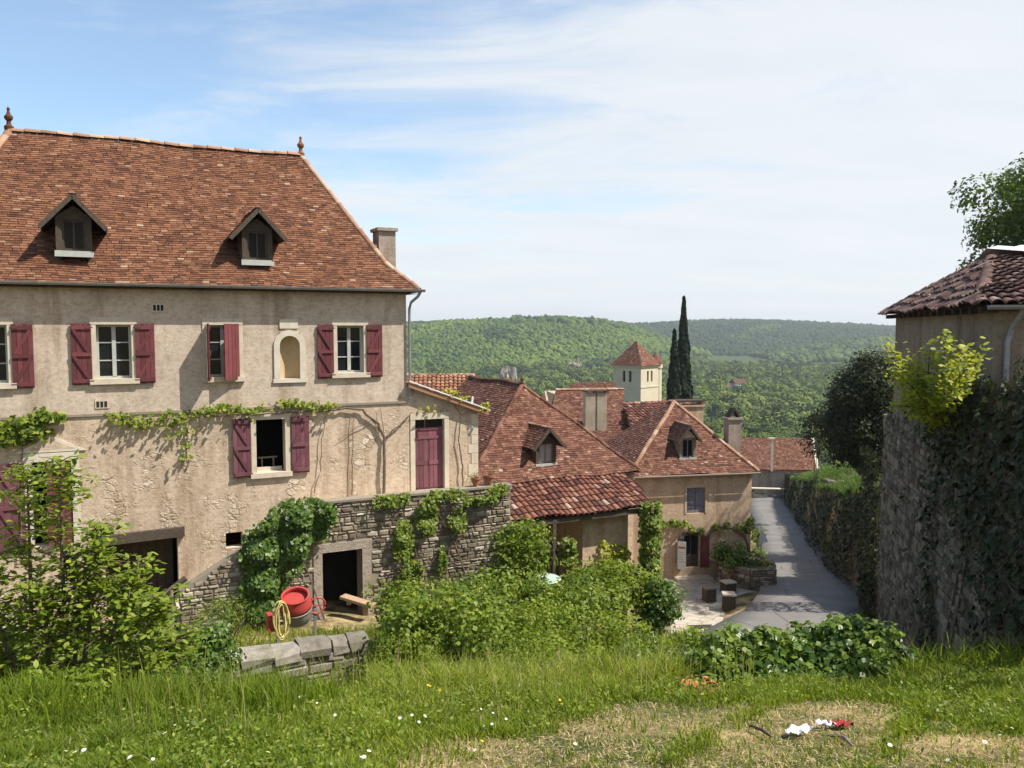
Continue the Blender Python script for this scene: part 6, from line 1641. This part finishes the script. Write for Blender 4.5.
# ------------------------------------------------------------------ far woods: one mass of crowns each
def ico(sub):
    import bmesh
    bm = bmesh.new(); bmesh.ops.create_icosphere(bm, subdivisions=sub, radius=1.0)
    v = np.array([x.co[:] for x in bm.verts]); f = np.array([[q.index for q in p.verts] for p in bm.faces]); bm.free(); return v, f
def crowns(name, label, X, Y, rad, sub, jit, hfac=(.8,1.25), dark=None, tone=0.0, leafy=0):
    v, f = ico(sub); n = len(X); Z = ground_z(X, Y); h = rad*rng.uniform(*hfac, n)
    J = 1 + rng.normal(size=(n, len(v), 1))*jit
    an = rng.uniform(0, 6.28, n); c, s = np.cos(an)[:,None], np.sin(an)[:,None]
    B = v[None]*J; Bx = B[:,:,0]*c - B[:,:,1]*s; By = B[:,:,0]*s + B[:,:,1]*c
    V = np.stack([X[:,None]+Bx*rad[:,None], Y[:,None]+By*rad[:,None], Z[:,None] + h[:,None]*.75 + B[:,:,2]*h[:,None]], 2).reshape(-1,3)
    Fc = (f[None] + (np.arange(n)*len(v))[:,None,None]).reshape(-1,3)
    tr_ = np.clip(rng.normal(.42+tone, .2, n) + .22*wob(X, Y, 70, 4.0), 0, 1)
    if dark is not None: tr_ = np.where(dark, tr_*.25, tr_)
    rn = np.clip(np.repeat(tr_, len(f)) + rng.normal(size=n*len(f))*.05, 0, 1)
    o = tag(idx_mesh(name, V, Fc, M['canopy'], rn), label, 'forest', kind='stuff')
    return o
def sample(n, a0, a1, y0, y1):
    a = rng.uniform(a0, a1, n); Y = np.sqrt(rng.uniform(y0*y0, y1*y1, n)); return a*Y, Y
X, Y = sample(34000, -.2, .36, 840, 1440); a = X/Y
k = ground_z(X, Y) > -57.5; X, Y = X[k], Y[k]
dk = wob(X, Y, 60, 2.0) + .5*wob(X, Y, 23, 1.0) < -.55
crowns('hill_forest', 'fresh green woods covering the long hill beyond the village', X, Y, 1.5+2.4*rng.random(len(X))**1.5, 1, .17, dark=dk, tone=.12)
X, Y = sample(24000, .0, .56, 1300, 2420); k = ground_z(X, Y) > -57; X, Y = X[k], Y[k]
dk = (wob(X, Y, 150, 3.0) + .3*wob(X, Y, 50, 1.0) < .62) & (Y > 1600)
crowns('far_forest', 'darker woods on the distant hill to the right of the valley', X, Y, 2.8+3.6*rng.random(len(X))**1.4, 1, .14, dark=dk, tone=-.05)
def leafy(name, label, X, Y, r0, r1, ncl, nl, size, tone, dark):
    Z = ground_z(X, Y); Ps, Ns, Rn, Sz = [], [], [], []
    for x, y, z, dk in zip(X, Y, Z, dark):
        r = rng.uniform(r0, r1); tn = np.clip(rng.normal(tone,.2), .08, 1) * (.3 if dk else 1); c0 = np.array([x, y, z+r*1.0])
        for _ in range(ncl):
            o_ = rng.normal(size=3)*np.array([.42,.42,.3])*r; rr = r*rng.uniform(.5,.72)
            d = unit(rng.normal(size=(nl,3))); d[:,2] = np.abs(d[:,2])*1.0 - .25
            Ps.append(c0 + o_ + d*rr*rng.uniform(.85,1.05,(nl,1))); Ns.append(d + o_/r*.5 + np.array([0,0,.2]) + rng.normal(size=(nl,3))*.22)
            Rn.append(np.clip(tn + rng.normal()*.06 + rng.normal(size=nl)*.05, 0, 1))
    o = leaf_mesh(name, np.vstack(Ps), np.vstack(Ns), size, M['canopy'], None, 'oval', rnd=np.concatenate(Rn)); tag(o, label, 'trees', kind='stuff')
X, Y = sample(2800, -.1, .56, 420, 1150); k = (np.hypot(X-.272*730, (Y-735)) > 26) & (ground_z(X,Y) < -50) & (wob(X,Y,45,6.0) > -.8); X, Y = X[k], Y[k]
leafy('valley_woods', 'rounded green trees crowding the valley floor', X, Y, 4.2, 7.8, 4, 46, 2.3, .72, wob(X, Y, 55, 5.0) < -.5)
# nearer valley trees with leafy crowns
X, Y = sample(420, .1, .56, 230, 430); k = np.ones(len(X), bool); X, Y = X[k], Y[k]; Z = ground_z(X, Y)
leafy('near_woods', 'nearer leafy trees of the valley below the street', X, Y, 3.8, 6.8, 7, 130, 1.35, .72, wob(X, Y, 30, 5.0) < -.6)
# limestone outcrops
for (px, py, Y, w_, h_, lab) in ((511, 380, 800, 10, 17, 'tall pale limestone crag on the green hill'), (574, 364, 800, 10, 8, 'small brownish crag on the hill left of the church tower')):
    v = ray(px, py+h_*.4)
    while v.z*Y/v.y > gz(v.x*Y/v.y, Y) + 5 and Y < 1500: Y += 3
    p = v*(Y/v.y); zg = gz(p.x, p.y)
    mb = MB()
    for k in range(7):
        cx = rng.normal()*w_*.35; hh = h_*rng.uniform(.5,1.1); rr = w_*rng.uniform(.22,.42)
        prof = [(rr*1.2,-6),(rr*rng.uniform(.8,1.1),hh*.3),(rr*rng.uniform(.7,1),hh*.65),(rr*.5,hh),(0,hh*1.04)]
        mb.lathe(prof, (cx, rng.normal()*3, 0), 9)
    mb.v = [(x+rng.normal()*.5, y+rng.normal()*.5, z+rng.normal()*.5) for x, y, z in mb.v]
    o = mb.build('rock_outcrop', M['rock']); o.location = (p.x, p.y, zg+3); tag(o, lab, 'crag')
# distant farm
pf = at(738, 380, 735); zf = gz(pf.x, pf.y)
FF = empty('distant_farm', (pf.x, pf.y, zf), R(25), 'tiny white farmhouse with reddish roof among valley trees', 'farmhouse')
mb = MB(); mb.box(-6,6,-4,4,-1,9.5); mb.box(-13,-6.01,-3,3,-1,6.5); mb.build('wall', M['white'], FF)
mb = MB()
for (x0_, x1_, yy, z0_, z1_) in ((-6.5,6.5,4.6,9.2,13.2),(-13.4,-6.02,3.5,6.3,9.0)):
    mb.prism([(x0_,-yy,z0_),(x0_,yy,z0_),(x0_,0,z1_)], (x1_-x0_,0,0))
mb.build('roof', M['tile_red'], FF)

# ------------------------------------------------------------------ air
HZ = MB(); HZ.box(-3900, 3900, -900, 4300, -75, 60)
g = G('valley_air'); pv = g.n('ShaderNodeVolumePrincipled'); pv.inputs['Color'].default_value = (.86,.92,1.0,1); pv.inputs['Density'].default_value = HAZE; pv.inputs['Anisotropy'].default_value = .3
g.t.links.new(pv.outputs[0], g.out.inputs['Volume']); 
if HAZE > 0:
    hz_o = tag(HZ.build('haze', g.mat), kind='stuff')

# ------------------------------------------------------------------ sky, sun, camera
SUN = Vector((.76, -.17, 1.06)).normalized()
elev = math.asin(SUN.z); az = math.atan2(SUN.x, SUN.y)
W = bpy.data.worlds.new('World'); SC.world = W; W.use_nodes = True; t = W.node_tree; t.nodes.clear()
def wn(typ, **kw):
    n = t.nodes.new(typ)
    for k, v in kw.items():
        if k in n.inputs.keys(): n.inputs[k].default_value = v
        else: setattr(n, k, v)
    return n
sky = wn('ShaderNodeTexSky'); sky.sky_type = 'NISHITA'; sky.sun_disc = False; sky.sun_elevation = elev; sky.sun_rotation = az; sky.altitude = 200; sky.air_density = 1.0; sky.dust_density = .3; sky.ozone_density = 1.6
tc = wn('ShaderNodeTexCoord'); sep = wn('ShaderNodeSeparateXYZ'); t.links.new(tc.outputs['Generated'], sep.inputs[0])
def wm(op, a, b=0.0, c=None):
    n = wn('ShaderNodeMath'); n.operation = op
    for i, v in enumerate((a, b)):
        if isinstance(v, bpy.types.NodeSocket): t.links.new(v, n.inputs[i])
        else: n.inputs[i].default_value = v
    return n.outputs[0]
# clouds: a high thin sheet, seen as if on a plane overhead so streaks flatten towards the horizon
zc = wm('MAXIMUM', sep.outputs['Z'], .0); inv = wm('DIVIDE', 1.0, wm('ADD', zc, .22))
comb = wn('ShaderNodeCombineXYZ'); t.links.new(wm('MULTIPLY', sep.outputs['X'], inv), comb.inputs[0]); t.links.new(wm('MULTIPLY', sep.outputs['Y'], inv), comb.inputs[1])
mp = wn('ShaderNodeMapping'); t.links.new(comb.outputs[0], mp.inputs[0]); mp.inputs['Rotation'].default_value = (0,0,R(28)); mp.inputs['Scale'].default_value = (.75,1.9,1); mp.inputs['Location'].default_value = (.35,.2,0)
nz = wn('ShaderNodeTexNoise', Scale=1.9, Detail=11.0, Roughness=.62, Distortion=.6); t.links.new(mp.outputs[0], nz.inputs[0])
bias = wm('ADD', wm('ADD', wm('MULTIPLY', sep.outputs['X'], .6), wm('MULTIPLY', sep.outputs['Z'], -.5)), wm('MULTIPLY', wm('MAXIMUM', wm('SUBTRACT', .16, sep.outputs['Z']), 0.0), 1.6))
f = wm('ADD', nz.outputs['Fac'], wm('ADD', bias, CLOUD))
rp_ = wn('ShaderNodeValToRGB'); rp_.color_ramp.elements[0].position = .3; rp_.color_ramp.elements[1].position = .74; t.links.new(f, rp_.inputs[0])
rp_.color_ramp.interpolation = 'EASE'
skb = wn('ShaderNodeMix'); skb.data_type = 'RGBA'; skb.blend_type = 'MULTIPLY'; skb.inputs[0].default_value = 1; t.links.new(sky.outputs[0], skb.inputs[6]); skb.inputs[7].default_value = (.92,1.0,1.0,1)
# cloud tone varies softly
nz2 = wn('ShaderNodeTexNoise', Scale=2.4, Detail=6.0, Roughness=.6); t.links.new(mp.outputs[0], nz2.inputs[0])
ct = wn('ShaderNodeMix'); ct.data_type = 'RGBA'; t.links.new(nz2.outputs['Fac'], ct.inputs[0]); ct.inputs[6].default_value = (*[c*CL for c in (.86,.93,1.0)],1); ct.inputs[7].default_value = (*[c*CL for c in (1.06,1.08,1.1)],1)
mx = wn('ShaderNodeMix'); mx.data_type = 'RGBA'; t.links.new(wm('ADD', .12, wm('MULTIPLY', rp_.outputs[0], .83)), mx.inputs[0]); t.links.new(skb.outputs[2], mx.inputs[6]); t.links.new(ct.outputs[2], mx.inputs[7])
bg = wn('ShaderNodeBackground', Strength=SKY); t.links.new(mx.outputs[2], bg.inputs['Color']); wo = wn('ShaderNodeOutputWorld'); t.links.new(bg.outputs[0], wo.inputs['Surface'])
sl_ = bpy.data.lights.new('sun', 'SUN'); sl_.energy = SUNE; sl_.angle = R(.53); sl_.color = (1.0,.945,.86)
so = bpy.data.objects.new('sun', sl_); COL.objects.link(so); so.rotation_euler = (-SUN).to_track_quat('-Z', 'Y').to_euler(); so.location = SUN*100
cam = bpy.data.cameras.new('camera'); cam.sensor_width = 36; cam.lens = F/1024*36; cam.clip_start = .05; cam.clip_end = 20000
co = bpy.data.objects.new('camera', cam); COL.objects.link(co); co.rotation_euler = (math.pi/2 - TH, 0, 0); SC.camera = co
vs = SC.view_settings; SC.display_settings.display_device = 'sRGB'; vs.view_transform = 'Standard'; vs.look = 'None'; vs.exposure = EXPO; vs.gamma = 1; vs.use_curve_mapping = False
SC.render.engine = 'CYCLES'; cy = SC.cycles
cy.use_denoising = True; cy.denoiser = 'OPENIMAGEDENOISE'; cy.max_bounces = 7; cy.diffuse_bounces = 3; cy.glossy_bounces = 2; cy.transmission_bounces = 3; cy.transparent_max_bounces = 4; cy.volume_bounces = 0; cy.sample_clamp_indirect = 6; cy.caustics_reflective = False; cy.caustics_refractive = False
SC.render.resolution_x = 1024; SC.render.resolution_y = 768
